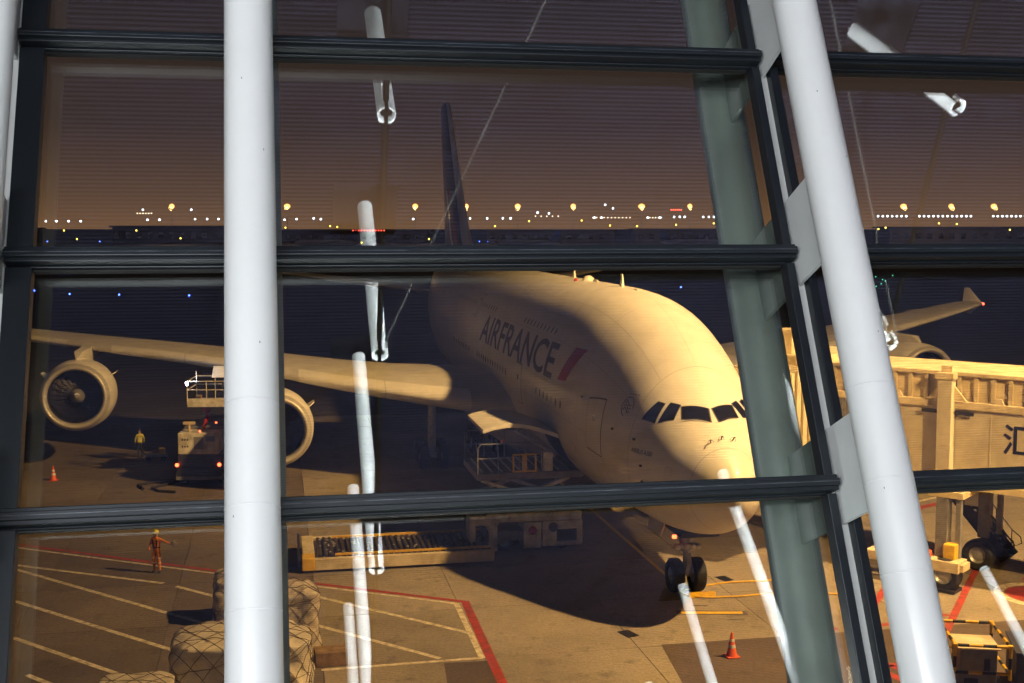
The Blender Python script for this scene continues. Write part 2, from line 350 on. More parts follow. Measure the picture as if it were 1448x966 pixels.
def make_strut(L):
    root = thing('ceiling_strut', 'x', 'strut')
    b = MB(); b.tube((0, 0, .04), (0, 0, -L + .42), .088, n=24)
    b.build('tube', 'strut', root, True)
    b = MB()
    for s0 in (0, math.pi):                        # slotted end: two half shells
        ring = []
        for k in range(9):
            an = s0 + R(-76 + k * 19); ring.append((math.cos(an), math.sin(an)))
        vs = []
        for z in (-L + .42, -L):
            for c, s_ in ring: vs.append((c * .088, s_ * .088, z))
        for z in (-L + .42, -L):
            for c, s_ in ring: vs.append((c * .076, s_ * .076, z))
        fs = []
        for k in range(8):
            fs += [(k, k + 1, k + 10, k + 9), (k + 18, k + 27, k + 28, k + 19), (k + 9, k + 10, k + 28, k + 27)]
        fs += [(0, 9, 27, 18), (8, 26, 35, 17)]
        b.add(vs, fs)
    b.build('slotted_end', 'strut', root, True)
    b = MB(); b.box((0, 0, -L + .2), (.10, .05, .34)); b.tube((-.06, 0, -L + .12), (.06, 0, -L + .12), .05, n=12); b.build('clevis', 'cable', root)
    return root
for ti, t in enumerate(HT[:4]):
    pts = [hp(t, -5.5, CZ - .9)]
    for di, dd in enumerate(HD[:6]):
        st = make_strut(SLEN[di]); st.location = hp(t, dd, CZ); st.rotation_euler = (0, 0, math.atan2(r_.y, r_.x))
        if ti == 2 and di == 0:
            st.location = hp(6.41, dd, CZ); dv = Vector((6.43, 2.5, EYE + 5.95)) - st.location; st.rotation_euler = (-dv).to_track_quat('Z', 'X').to_euler()
        side = ('far left', 'left', 'middle', 'right')[ti]
        tag(st, 'white ceiling tube mirrored in the glass, %s row, %s from the top' % (side, ordn[di]), 'strut', 'white ceiling struts')
        pts.append(hp(t, dd, CZ - SLEN[di] + .12))
    b = MB(); b.path(pts, .028, 8); tag(b.build('chord_cable', 'cable', None, True), 'dark cable linking the tube ends of the %s ceiling row' % side, 'cable', 'ceiling chord cables')
for p, q, lab in ((hp(1.05, 1.3, 5.55), hp(2.75, -3.4, 6.25), 'pale bracing rod crossing the mirrored ceiling above the tail fin'), (hp(6.75, 1.35, 5.55), hp(5.0, -2.4, 6.2), 'pale bracing rod slanting down beside the right column')):
    b = MB(); b.tube(p, q, .014, n=8); tag(b.build('bracing_rod', 'brace', None, True), lab, 'rod', 'ceiling bracing rods')

# ------------------------------------------------------------------ curtain wall: dark transoms and mullions, leaning panes
CA = (-1.775, -.941, 1.085, 3.11); TB = (1.645, .752, -.115, -1.008, -1.78); TH_, TE_ = .055, .11
cw = wall_thing('curtain_wall', 'leaning glass curtain wall with dark blue grey transoms and mullions', 'glass wall')
for ci, (a0, a1) in enumerate(zip((-4.6,) + CA, CA + (5.4,))):
    x0, x1 = a0 + .022, a1 - .022
    for tb in TB:
        b = MB(); b.span(x0, x1, tb - TH_, tb, .0, TE_ - .018); b.span(x0, x1, tb - TH_ + .012, tb - .016, TE_ - .018, TE_)
        b.span(x0 + .03, x1 - .03, tb - TH_ - .006, tb - TH_, .0, .05)
        b.build('transom', 'frame', cw, bevel=.003)
        b = MB(); b.span(x0 + .002, x1 - .002, tb - .030, tb - .0275, TE_ - .004, TE_ + .0012); b.build('highlight_ridge', 'scuff_highlight', cw)  # pale ridge paints in the scuffed highlight line along the transom
        b = MB(); b.span(x0 + .045, x1 - .045, tb - TH_ - .011, tb - TH_ - .0062, .008, .03); b.build('gasket', 'gasket', cw)
    zz = (3.3,) + TB
    for k in range(len(TB)):
        hi, lo = (zz[k] - TH_ - .006 if k else zz[k]), zz[k + 1]
        for xx, ww in ((x0, .085 if ci == 1 else .034), (x1 - .034, .034)):
            b = MB(); b.span(xx, xx + ww, lo + .0005, hi - .0005, .0, .062); b.build('mullion', 'frame', cw, bevel=.003)
        b = MB(); b.span(x0 + .03, x1 - .03, lo - .02, hi + .012, -.022, -.010)
        b.build('glass_pane', 'glass', cw)
for x0, x1, y0, y1 in ((-14.2, 25.9, 3.31, 9.9), (-14.2, -4.6, -1.9, 3.3), (5.4, 25.9, -1.9, 3.3)):       # unseen solid panels added around the glazing to block the floodlight
    b = MB(); b.span(x0, x1, y0, y1, -.06, -.01); b.build('light_block_panel', 'roofm', cw)
# ------------------------------------------------------------------ round columns standing off the glass on slotted web plates
def make_column(a, label, outer=True):
    c = wall_thing('tube_column', label, 'column', a, 'white tubular facade columns')
    b = MB(); b.tube((0, -1.86, .4), (0, 6.2, .4), .0815, n=48, cap=True); t = b.build('tube', 'tube_white', c, True)
    b = MB(); b.span(-.028, .028, -1.86, 6.2, -.008, .018); b.build('flange', 'web_white', c, bevel=.002)
    for k in range(8):
        lo = -1.005 - .172 + .918 * (k - 1); lo, hi = -1.175 + .918 * (k - 1), -.83 + .918 * (k - 1)
        b = MB(); b.span(-.007, .007, max(lo, -1.86), hi, .0175, .335); b.build('web_plate', 'web_white', c)
    for y in (-1.42, -1.12, -.80, 1.9):
        b = MB(); b.lathe([(0, .0815), (.0015, .0822), (.0045, .0822), (.006, .0815)], (0, y, .4), (0, 1, 0), 48); b.build('weld_ring', 'weld', c, True)
    # matching tube and plates outside the glass
    if not outer: return c
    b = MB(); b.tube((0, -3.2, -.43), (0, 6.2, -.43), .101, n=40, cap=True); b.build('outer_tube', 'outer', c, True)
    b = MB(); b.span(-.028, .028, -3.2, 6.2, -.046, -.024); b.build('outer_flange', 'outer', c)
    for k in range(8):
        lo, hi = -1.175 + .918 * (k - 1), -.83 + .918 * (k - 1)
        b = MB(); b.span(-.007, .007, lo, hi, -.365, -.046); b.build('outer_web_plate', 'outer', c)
    for y, z, an in ((1.02, .4, 50), (.31, .4, 15), (-.62, .4, -20), (-1.15, .4, 40), (.05, .4, -35)):       # chipped paint
        b = MB(); t_ = R(90 + an); b.box((.0815 * math.cos(t_), y, .4 + .0815 * math.sin(t_)), (.002, .006, .002), Matrix.Rotation(t_, 3, 'Y')); b.build('paint_chip', 'seam', c)
    return c
make_column(CA[0], 'white tube column cut off by the left edge of the photo', False)
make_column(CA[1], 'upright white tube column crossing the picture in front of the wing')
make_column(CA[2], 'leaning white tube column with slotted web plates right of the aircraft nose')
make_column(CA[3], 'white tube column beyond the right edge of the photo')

# ================================================================== the double-deck airliner
ac = thing('airliner', 'white double-deck airliner nose-in at the gate with navy lettering', 'aircraft', NOSE, HEAD)
# s, zbottom, zmid, ztop, halfwidth
ST=[(0,4.50,4.62,4.75,.05),(.12,4.12,4.62,5.1,.38),(.4,3.76,4.62,5.46,.73),(.8,3.44,4.64,5.82,1.07),(1.3,3.16,4.68,6.18,1.39),
(1.8,2.96,4.74,6.5,1.66),(2.3,2.82,4.8,6.84,1.9),(2.8,2.72,4.88,7.24,2.06),(3.3,2.65,4.98,7.68,2.23),(4,2.57,5.15,8.30,2.45),(5,2.52,5.37,9.0,2.69),
(6.5,2.48,5.62,9.74,2.98),(8,2.46,5.82,10.26,3.22),(10,2.45,6.0,10.68,3.49),(12,2.45,6.1,10.84,3.56),(14,2.45,6.14,10.89,3.57),(20,2.45,6.14,10.9,3.57),(44,2.45,6.14,10.9,3.57),
(49,2.7,6.25,10.9,3.52),(54,3.5,6.6,10.87,3.3),(59,4.7,7.3,10.8,2.8),(64,6.3,8.3,10.65,2.0),(69,8.1,9.3,10.4,1.0),(72,9.2,9.7,10.15,.4),(72.7,9.6,9.8,9.95,.1)]
def _pchip(xs,ys):
    n=len(xs);h=[xs[i+1]-xs[i] for i in range(n-1)];d=[(ys[i+1]-ys[i])/h[i] for i in range(n-1)]
    m=[d[0]]+[0]*(n-2)+[d[-1]]
    for i in range(1,n-1):
        if d[i-1]*d[i]>0:
            w1=2*h[i]+h[i-1];w2=h[i]+2*h[i-1];m[i]=(w1+w2)/(w1/d[i-1]+w2/d[i])
    def f(x):
        x=min(max(x,xs[0]),xs[-1]);i=0
        while i<n-2 and x>xs[i+1]:i+=1
        t=(x-xs[i])/h[i]
        return (2*t**3-3*t*t+1)*ys[i]+(t**3-2*t*t+t)*h[i]*m[i]+(-2*t**3+3*t*t)*ys[i+1]+(t**3-t*t)*h[i]*m[i+1]
    return f
# blunt nose: interpolate against sqrt(s)
_q=[math.sqrt(a[0]) for a in ST]
FB,FM,FT,FW=[_pchip(_q,[a[k] for a in ST]) for k in (1,2,3,4)]
def fus(s,th):
    """point on the skin; th from the crown (0) to starboard (pi/2) to keel (pi)"""
    q=math.sqrt(max(s,0));zb,zm,zt,w=FB(q),FM(q),FT(q),FW(q)
    p=2/2.12 if math.cos(th)<0 else 2/1.98
    c,sn=math.cos(th),math.sin(th)
    y=w*math.copysign(abs(sn)**p,sn)
    z=zm+(zt-zm)*abs(c)**p if c>=0 else zm-(zm-zb)*abs(c)**p
    return s,y,z

def fnorm(s, th):
    a, b_ = Vector(fus(s + .01, th)) - Vector(fus(max(s - .01, 0), th)), Vector(fus(s, th + .004)) - Vector(fus(s, th - .004))
    nn = b_.cross(a).normalized(); c = Vector((s, 0, FM(math.sqrt(max(s, 0)))))
    p = Vector(fus(s, th)); return nn if nn.dot(p - c) > 0 else -nn
def fpt(s, th, off=0.): return Vector(fus(s, th)) + fnorm(s, th) * off
stn = [(.0 + k / 34 * 3.6) ** 2 for k in range(35)] + [13.5, 15, 17.5, 20, 24, 28, 32, 36, 40, 44, 46, 48, 50, 52, 54, 56, 58, 60, 62, 64, 66, 68, 70, 71.3, 72.2, 72.7]
rings = [[fus(s, 2 * math.pi * k / 72) for k in range(72)] for s in stn]
b = MB(); b.loft(rings); fuselage = b.build('fuselage', 'skin', ac, True, angle=60)
def patch(name, m, cor, off, parent, nu=6, nv=6, mirror=False, thick=.0):
    """curved panel lying on the skin between four (s, theta) corners"""
    b = MB(); vs = []
    for i in range(nu + 1):
        for j in range(nv + 1):
            u, v = i / nu, j / nv
            s = (1 - u) * (1 - v) * cor[0][0] + u * (1 - v) * cor[1][0] + u * v * cor[2][0] + (1 - u) * v * cor[3][0]
            t = (1 - u) * (1 - v) * cor[0][1] + u * (1 - v) * cor[1][1] + u * v * cor[2][1] + (1 - u) * v * cor[3][1]
            vs.append(fpt(s, -t if mirror else t, off))
    b.add(vs, [(i * (nv + 1) + j, (i + 1) * (nv + 1) + j, (i + 1) * (nv + 1) + j + 1, i * (nv + 1) + j + 1) for i in range(nu) for j in range(nv)])
    o = b.build(name, m, parent, True, angle=80)
    if thick:
        sm = o.modifiers.new('solid', 'SOLIDIFY'); sm.thickness = thick; sm.offset = 0
    return o
def grow(cor, k):
    cs = sum(c[0] for c in cor) / 4; ct = sum(c[1] for c in cor) / 4
    return [(cs + (c[0] - cs) * k, ct + (c[1] - ct) * k) for c in cor]
CW = ([(3.03, .44), (2.70, .036), (2.22, .082), (2.68, .53)], [(3.22, .875), (3.36, .575), (3.10, .455), (2.86, .655)], [(3.88, 1.03), (3.70, .725), (3.47, .655), (3.34, .925)])
for mir in (False, True):
    for c in CW:
        f = patch('cockpit_window', 'pane', c, .016, fuselage, mirror=mir)
        patch('window_surround', 'seam', grow(c, 1.10), .007, f, mirror=mir)
# skin joints
for s in (1.12, 4.2, 8.6, 12.9, 17.0, 21.5, 29.0, 35.0):
    b = MB(); ring = []
    for ds in (-.009, .009): ring.append([fpt(s + ds, 2 * math.pi * k / 80, .004) for k in range(80)])
    b.loft(ring, False); b.build('skin_joint', 'skin_seam', fuselage, True)
for th in (0.0, .55, 1.0, 1.62, 2.2, -.55, -1.0):
    b = MB(); ring = []
    for k in range(40):
        s = 4.25 + (44 - 4.25) * (k / 39) ** 1.6; ring.append([fpt(s, th - .0018, .004), fpt(s, th + .0018, .004)])
    b.loft(ring, False, closed=False); b.build('skin_joint', 'skin_seam', fuselage, True)
for s, th, w, h in ((2.0, 1.35, .12, .06), (3.1, 1.75, .16, .05), (5.6, 2.2, .3, .06), (9.3, 1.9, .22, .05), (16.2, .62, .3, .03), (24.3, .57, .5, .03), (22.4, .63, .5, .03)):
    f = patch('access_panel', 'skin', [(s + w, th - h), (s - w, th - h), (s - w, th + h), (s + w, th + h)], .010, fuselage, 3, 3); patch('panel_seam', 'skin_seam', grow([(s + w, th - h), (s - w, th - h), (s - w, th + h), (s + w, th + h)], 1.12), .005, f, 3, 3)
# wipers
for sg in (1, -1):
    b = MB(); b.path([fpt(2.2, sg * .10, .05), fpt(2.42, sg * .3, .055), fpt(2.6, sg * .5, .05)], .018, 5); b.build('wiper', 'dark', fuselage)
# cabin windows, two decks, starboard side and their mirror images
def cabin_window(s, th, sg, h=.26, w=.10):
    b = MB(); n = 10; z0 = fus(s, th)[2]; q = FW(math.sqrt(s)); vs = []
    dth = h / 7.2
    for k in range(n):
        c, sn = math.cos(2 * math.pi * k / n), math.sin(2 * math.pi * k / n)
        vs.append(fpt(s + w * math.copysign(abs(c) ** .7, c), sg * (th + dth * math.copysign(abs(sn) ** .7, sn)), .010))
    b.add(vs, [tuple(range(n))]); b.build('cabin_window', 'cabin', fuselage)
def deck(z, lo, hi, gaps, step=.72):
    s = lo
    while s < hi:
        if not any(a < s < b_ for a, b_ in gaps):
            t0, t1 = .3, 2.4
            for _ in range(24):
                tm = (t0 + t1) / 2
                if fus(s, tm)[2] > z: t0 = tm
                else: t1 = tm
            cabin_window(s, t0, 1)
            if s < 16: cabin_window(s, t0, -1)
        s += step
deck(8.95, 13.9, 42, ((20.9, 27.8), (33, 34.5)))
deck(6.28, 10.4, 40, ((14.9, 21.4), (31, 33)))
# doors: panel with a dark seam round it
for c in ([(7.55, 1.30), (6.24, 1.20), (6.33, 1.775), (7.60, 1.77)], [(34.4, .79), (33.2, .79), (33.2, 1.10), (34.4, 1.10)], [(19.4, 1.38), (18.1, 1.38), (18.1, 1.80), (19.4, 1.80)]):
    for mir in (False, True):
        f = patch('cabin_door', 'skin', c, .014, fuselage, mirror=mir); patch('door_seam', 'seam', grow(c, 1.05), .006, f, mirror=mir)
        cm = [sum(q[0] for q in c) / 4, sum(q[1] for q in c) / 4]
        patch('door_window', 'pane', [(cm[0] + .12, cm[1] - .10), (cm[0] - .12, cm[1] - .10), (cm[0] - .12, cm[1] - .05), (cm[0] + .12, cm[1] - .05)], .020, f, 2, 2, mirror=mir)
# lettering wrapped onto the starboard skin
def theta_at(s, z):
    t0, t1 = .05, 3.0
    for _ in range(22):
        tm = (t0 + t1) / 2
        if fus(s, tm)[2] > z: t0 = tm
        else: t1 = tm
    return t0
def text_mesh(body, bold=0.):
    cu = bpy.data.curves.new('text', 'FONT'); cu.body = body; cu.size = 1; cu.offset = bold; cu.resolution_u = 3
    o = bpy.data.objects.new('text', cu); COL.objects.link(o)
    me = bpy.data.meshes.new_from_object(o.evaluated_get(bpy.context.evaluated_depsgraph_get()))
    bpy.data.objects.remove(o); return me
def wrap_text(body, name, m, s0, s1, z0, z1, bold, slant=0., cuts=10):
    """s0 = aft end (first letter), s1 = forward end; z0..z1 height band"""
    me = text_mesh(body, bold); bm = bmesh.new(); bm.from_mesh(me)
    xs = [v.co.x for v in bm.verts]; ys = [v.co.y for v in bm.verts]; x0, x1, y0, y1 = min(xs), max(xs), min(ys), max(ys)
    for k in range(1, cuts):
        bmesh.ops.bisect_plane(bm, geom=bm.verts[:] + bm.edges[:] + bm.faces[:], plane_co=(0, y0 + (y1 - y0) * k / cuts, 0), plane_no=(0, 1, 0))
    for v in bm.verts:
        u, w = (v.co.x - x0) / (x1 - x0), (v.co.y - y0) / (y1 - y0)
        s = s0 + (s1 - s0) * u - slant * w; v.co = fpt(s, theta_at(s, z0 + (z1 - z0) * w), .012)
    me2 = bpy.data.meshes.new(name); bm.to_mesh(me2); bm.free(); me2.materials.append(M[m]); return link(name, me2, fuselage)
wrap_text('AIRFRANCE', 'airline_lettering', 'navy', 30.2, 12.2, 7.08, 8.56, .016)
patch('red_slash', 'redliv', [(10.15, .98), (9.0, .94), (10.1, 1.295), (11.25, 1.325)], .012, fuselage, 4, 10)
wrap_text('AIRBUS A380', 'type_lettering', 'navy', 4.0, 2.9, 5.50, 5.66, .0, cuts=2)
# round alliance emblem: ring with three swirls, and a row of stars above it
def on_skin(pts, name, r=.018, m='navy'):
    b = MB(); b.path([fpt(s, theta_at(s, z), .012) for s, z in pts], r, 4); b.build(name, m, fuselage)
on_skin([(4.83 + .30 * math.cos(R(a)), 6.98 + .34 * math.sin(R(a))) for a in range(-80, 200, 14)], 'emblem_ring', .010)
for k in (-.12, 0, .12): on_skin([(4.83 + .2 - .1 * i, 6.98 + k + .09 * math.sin(i * 1.5)) for i in range(5)], 'emblem_swirl', .012)
for k in range(4): on_skin([(4.98 - .14 * k, 7.42), (4.92 - .14 * k, 7.44)], 'emblem_star', .014)
# small ports and probes round the nose
for s, z in ((3.95, 5.95), (3.4, 5.1), (3.35, 4.55), (2.35, 4.6), (5.4, 6.1), (8.2, 6.9)):
    on_skin([(s - .05, z), (s + .05, z)], 'static_port', .05, 'seam')
for th, s in ((.305, 1.43), (.035, 1.47), (-.244, 1.47)):
    p = fpt(s, th); nn = fnorm(s, th); b = MB()
    b.path([p + (Vector((math.cos(R(a)) * .0, math.sin(R(a)) * .10, math.cos(R(a)) * .10))) + nn * .012 for a in range(0, 361, 30)], .007, 4)
    b.tube(p, p + nn * .16, .02, n=8); b.tube(p + nn * .15, p + nn * .14 + Vector((-.12, 0, .02)), .014, n=6); b.build('air_probe', 'dark', fuselage)
# roof antennas and beacon
for s, h, l in ((11.2, .10, .7), (13.5, .55, .35), (17.5, .12, .9), (9.6, .06, .3), (8.4, .05, .25), (7.3, .04, .2), (22, .5, .4)):
    z = FT(math.sqrt(s)) - .03; b = MB(); b.add([(s, -.06, z), (s + l, -.06, z), (s + l, .06, z), (s, .06, z), (s + l * .35, -.02, z + h), (s + l, -.02, z + h), (s + l, .02, z + h), (s + l * .35, .02, z + h)],
        [(0, 1, 2, 3), (4, 5, 6, 7), (0, 1, 5, 4), (1, 2, 6, 5), (2, 3, 7, 6), (3, 0, 4, 7)]); b.build('antenna', 'skin', fuselage)
b = MB(); z = FT(4.4); b.lathe([(0, .3), (.1, .28), (.22, .15), (.26, 0)], (19.4, 0, z - .03), (0, 0, 1), 16); b.build('satcom_dome', 'skin', fuselage, True)
b = MB(); b.lathe([(0, .1), (.1, .09), (.16, .0)], (19.9, .5, FT(4.4) - .06), (0, 0, 1), 12); b.build('beacon', 'red_sign', fuselage, True)
# belly fairing
rings = []
for s, w, zb, zt in ((18.5, .6, 2.6, 4.0), (20, 2.9, 2.15, 4.8), (22.5, 4.0, 1.85, 5.4), (27, 4.35, 1.7, 5.6), (36, 4.3, 1.75, 5.4), (42, 3.6, 2.1, 4.9), (46.5, 1.5, 2.5, 4.0)):
    rings.append([(s, w * math.copysign(abs(math.sin(t)) ** .8, math.sin(t)), (zb + zt) / 2 + (zt - zb) / 2 * math.copysign(abs(math.cos(t)) ** .8, math.cos(t))) for t in [2 * math.pi * k / 32 for k in range(32)]])
b = MB(); b.loft(rings); b.build('belly_fairing', 'belly', ac, True, angle=60)
# wings
AF = [(1, .002), (.85, .022), (.65, .045), (.45, .058), (.28, .060), (.15, .052), (.06, .036), (.02, .022), (.004, .010), (0, 0), (.004, -.010), (.02, -.020), (.06, -.031), (.15, -.043), (.28, -.048), (.45, -.044), (.65, -.026), (.85, -.010), (1, -.002)]
def foil(s, y, z, c, t=1., vert=False): return [((s + x * c), y + q * c * t, z) if vert else (s + x * c, y, z + q * c * t) for x, q in AF]
WST = ((2.6, 20.2, 18.6, 4.55, 1.05), (5, 22.2, 16.8, 4.65, 1.0), (8, 24.4, 14.8, 4.82, .95), (11, 26.65, 12.9, 5.1, .92), (14.9, 29.6, 10.8, 5.55, .9), (20, 33.4, 9.2, 6.0, .88), (25.7, 37.65, 7.6, 6.38, .86), (32, 42.4, 5.7, 6.85, .85), (37, 46.1, 4.3, 7.35, .85), (38.8, 47.6, 3.6, 7.5, .8), (39.2, 48.3, 2.7, 7.55, .5))
for sg in (1, -1):
    b = MB(); b.loft([foil(s, sg * y, z, c, t) for y, s, c, z, t in WST]); w = b.build('wing', 'wing', ac, True, angle=50, label='starboard wing over the refuelling truck' if sg > 0 else 'port wing seen above the jet bridge')
    # slats along the leading edge, slightly proud, with gaps between them
    def wat(y):
        for k in range(len(WST) - 1):
            if WST[k][0] <= y <= WST[k + 1][0]:
                f = (y - WST[k][0]) / (WST[k + 1][0] - WST[k][0]); return [WST[k][i] + f * (WST[k + 1][i] - WST[k][i]) for i in range(5)]
    for y0, y1 in ((5.2, 9.2), (9.26, 13.6), (16.2, 19.8), (19.86, 24.2), (27.0, 30.6), (30.66, 34.4), (34.46, 38.2)):
        ring = []
        for y in (y0, (y0 + y1) / 2, y1):
            _, s, c, z, t = wat(y); p = foil(s - .015, sg * y, z, c, t * 1.02)[6:14]; ring.append([(x, yy, zz + (.012 if i < 4 else -.012)) for i, (x, yy, zz) in enumerate(p)])
        b = MB(); b.loft(ring, False, closed=False); b.build('slat', 'skin', w, True, angle=50)
    for y in (8.5, 12.5, 19, 23.5, 30, 35):           # flap track fairings
        _, s, c, z, t = wat(y); b = MB(); q = s + c * .62
        b.lathe([(0, .02), (.6, .22), (1.6, .34), (3.0, .30), (4.4, .14), (5, .02)], (q, sg * y, z - .35), (1, 0, -.03), 12); b.build('flap_fairing', 'wing', w, True)
    # tip fence
    b = MB(); b.loft([foil(48.3, sg * 39.22, 7.5, 2.8, .5, True), foil(50.3, sg * 39.3, 8.65, .7, .5, True)]); b.loft([foil(48.3, sg * 39.22, 7.58, 2.8, .5, True), foil(50.0, sg * 39.3, 6.6, .6, .5, True)])
    f = b.build('wingtip_fence', 'skin', w, True)
    b = MB(); b.lathe([(0, .10), (.12, .09), (.2, .02)], (48.3, sg * 39.22, 7.5), (-1, 0, 0), 10); b.build('navigation_light', L_RED if sg < 0 else 'cabin', w)
    # horizontal stabiliser
    b = MB(); b.loft([foil(60.0, sg * .9, 8.0, 9.2, .9), foil(62.4, sg * 4, 8.4, 7.6, .9), foil(69.4, sg * 14.2, 9.5, 3.4, .85), foil(70.2, sg * 14.7, 9.55, 2.2, .6)]); b.build('tailplane', 'wing', ac, True, angle=50)
# fin: navy with slanting red stripes and a bright leading edge
fin_r = [(53.0, 10.6, 14.5), (56.4, 12.6, 12.6), (60.0, 16.5, 9.8), (64.0, 21.0, 6.8), (66.4, 23.8, 5.0), (67.2, 24.05, 3.8)]
b = MB(); b.loft([foil(s, 0, z, c, .85, True) for s, z, c in fin_r]); fin = b.build('fin', 'navy', ac, True, angle=50)
b = MB(); b.loft([[(x - .02, y * 1.06, z) for x, y, z in foil(s, 0, z, c, .86, True)[6:13]] for s, z, c in fin_r], False, closed=False); b.build('fin_leading_edge', 'skin', fin, True)
for k, (m_, f0, f1) in enumerate((('redliv', .10, .20), ('skin', .28, .36), ('redliv', .42, .48))):
    for sg in (1, -1):
        b = MB(); ring = []
        for s, z, c in fin_r[:3]:
            ff = (z - 10.6) / 9; p = []
            for q in (f0 + ff * .25, (f0 + f1) / 2 + ff * .25, f1 + ff * .25):
                xx = s + q * c; y = 0
                for i in range(len(AF) // 2):
                    if AF[i][0] >= q >= AF[i + 1][0]: y = AF[i + 1][1] + (q - AF[i + 1][0]) / (AF[i][0] - AF[i + 1][0]) * (AF[i][1] - AF[i + 1][1])
                p.append((xx, sg * (y * c * .85 + .012), z))
            ring.append(p)
        b.loft(ring, False, closed=False); b.build('fin_stripe', m_, fin, True)
# engines
COWL = [(.0, 1.56), (-.04, 1.62), (-.02, 1.69), (.1, 1.77), (.4, 1.88), (1.0, 1.97), (1.8, 2.0), (2.8, 1.95), (3.9, 1.76), (4.7, 1.52), (4.72, 1.46)]
DUCT = [(.0, 1.56), (.12, 1.50), (.5, 1.46), (1.1, 1.48), (1.35, 1.50)]
LIP = [(.30, 1.852), (.1, 1.776), (-.02, 1.70), (-.045, 1.63), (-.006, 1.555), (.13, 1.497), (.32, 1.47)]
def make_engine(s, y, z, lab):
    b = MB(); b.lathe(COWL, (s, y, z), (1, 0, -.03), 64); e = b.build('engine', 'skin', ac, True, angle=50, label=lab)
    b = MB(); b.lathe(LIP, (s, y, z), (1, 0, -.03), 64); b.build('inlet_lip', 'lip', e, True, angle=50)
    b = MB(); b.lathe([(.3, 1.462), (1.1, 1.47), (1.36, 1.49), (1.37, .3)], (s, y, z), (1, 0, -.03), 64); b.build('intake_duct', 'dark', e, True)
    b = MB()
    for k in range(24):
        a = 2 * math.pi * k / 24; pts = []
        for r, tw, ch in ((.42, 25, .20), (.8, 40, .25), (1.15, 52, .29), (1.45, 60, .27)):
            for sg in (-1, 1):
                ca, cx = sg * ch * math.sin(R(tw)) / r, sg * ch * math.cos(R(tw))
                pts.append((s + 1.0 + cx * .6, y + r * math.cos(a + ca), z - .03 + r * math.sin(a + ca)))
        b.add(pts, [(0, 1, 3, 2), (2, 3, 5, 4), (4, 5, 7, 6)])
    b.build('fan_blades', 'dark', e)
    b = MB(); b.lathe([(.35, .0), (.45, .12), (.7, .28), (1.05, .44)], (s, y, z), (1, 0, -.03), 24); sp = b.build('spinner', 'grey', e, True)
    b = MB(); b.path([(s + .42 + .0016 * a, y + (.10 + .00075 * a) * math.cos(R(a + 60)), z + (.10 + .00075 * a) * math.sin(R(a + 60))) for a in range(0, 200, 20)], .03, 5); b.build('spinner_mark', 'tape', e)
    b = MB(); b.lathe([(4.3, 1.40), (4.75, 1.15), (6.0, .85), (6.4, .78), (6.4, .5), (7.4, .05)], (s, y, z), (1, 0, -.04), 32); b.build('exhaust', 'steel', e, True)
    return e
def pylon(e, s, y, z, ls, lz):
    ring = []
    for x, z0, z1, w in ((s + 1.25, z + 1.93, z + 2.02, .05), (s + 1.9, z + 1.90, z + 2.35, .24), (ls - .8, z + 1.6, lz + .12, .30), (ls + .3, z + 1.4, lz + .2, .30), (ls + 3.0, lz - .8, lz - .05, .20), (ls + 5, lz - .42, lz - .2, .05)):
        ring.append([(x, y - w, z0), (x, y + w, z0), (x, y + w, z1), (x, y - w, z1)])
    b = MB(); b.loft(ring); b.build('pylon', 'skin', e, True, angle=30)
    for sg in (-1, 1):
        b = MB(); a0, a1 = R(60 * sg), R(60 * sg)
        p = Vector((s + 1.0, y + 1.95 * math.sin(a0) * .98, z + 1.95 * math.cos(a0))); q = p + Vector((0, math.sin(a0), math.cos(a0))) * .42
        b.add([p, p + Vector((1.5, 0, 0)), q + Vector((1.5, 0, 0)), q + Vector((.7, 0, 0))], [(0, 1, 2, 3)]); o = b.build('nacelle_strake', 'skin', e); sm = o.modifiers.new('s', 'SOLIDIFY'); sm.thickness = .04
for y, s, z, ls, lz, nm in ((25.7, 32.5, 4.1, 37.65, 6.3, 'outboard'), (14.9, 24.3, 3.25, 29.6, 5.4, 'inboard')):
    for sg in (1, -1):
        e = make_engine(s, sg * y, z, '%s engine under the %s wing' % (nm, 'starboard' if sg > 0 else 'port')); pylon(e, s, sg * y, z, ls, lz)
# landing gear
def wheel(name, c, rad, wid, parent):
    h = wid / 2; b = MB(); b.lathe([(-h * .7, rad * .52), (-h, rad * .62), (-h, rad * .86), (-h * .75, rad * .97), (-h * .3, rad), (h * .3, rad), (h * .75, rad * .97), (h, rad * .86), (h, rad * .62), (h * .7, rad * .52)], c, (0, 1, 0), 32)
    t = b.build(name, 'black', parent, True); b = MB(); b.lathe([(-h * .5, 0), (-h * .55, rad * .2), (-h * .4, rad * .4), (-h * .7, rad * .53), (h * .7, rad * .53), (h * .4, rad * .4), (h * .55, rad * .2), (h * .5, 0)], c, (0, 1, 0), 24); b.build('rim', 'steel', t, True); return t
b = MB(); b.tube((5.3, 0, 3.2), (5.0, 0, 1.5), .17, n=16); b.tube((5.0, 0, 1.5), (4.97, 0, .62), .11, n=16); b.tube((4.97, -.62, .64), (4.97, .62, .64), .09, n=12)
b.tube((6.9, .28, 3.0), (5.1, .1, 1.7), .07, n=8); b.tube((6.9, -.28, 3.0), (5.1, -.1, 1.7), .07, n=8); b.beam((4.78, 0, 1.5), (4.6, 0, 1.1), .2, .06); b.beam((4.6, 0, 1.1), (4.85, 0, .75), .16, .06)
b.box((4.93, 0, 1.72), (.2, .9, .16)); b.box((4.95, 0, 2.12), (.25, .95, .12)); ng = b.build('nose_gear', 'steel', ac, True, angle=30)
for sg in (-1, 1): wheel('tyre', (4.97, sg * .42, .63), .63, .44, ng)
for y in (-.42, -.2, .05, .4): 
    b = MB(); b.lathe([(0, .10), (-.1, .1), (-.12, .0)], (4.83, y, 1.72), (1, 0, 0), 12); b.build('landing_light', 'lip', ng, True)
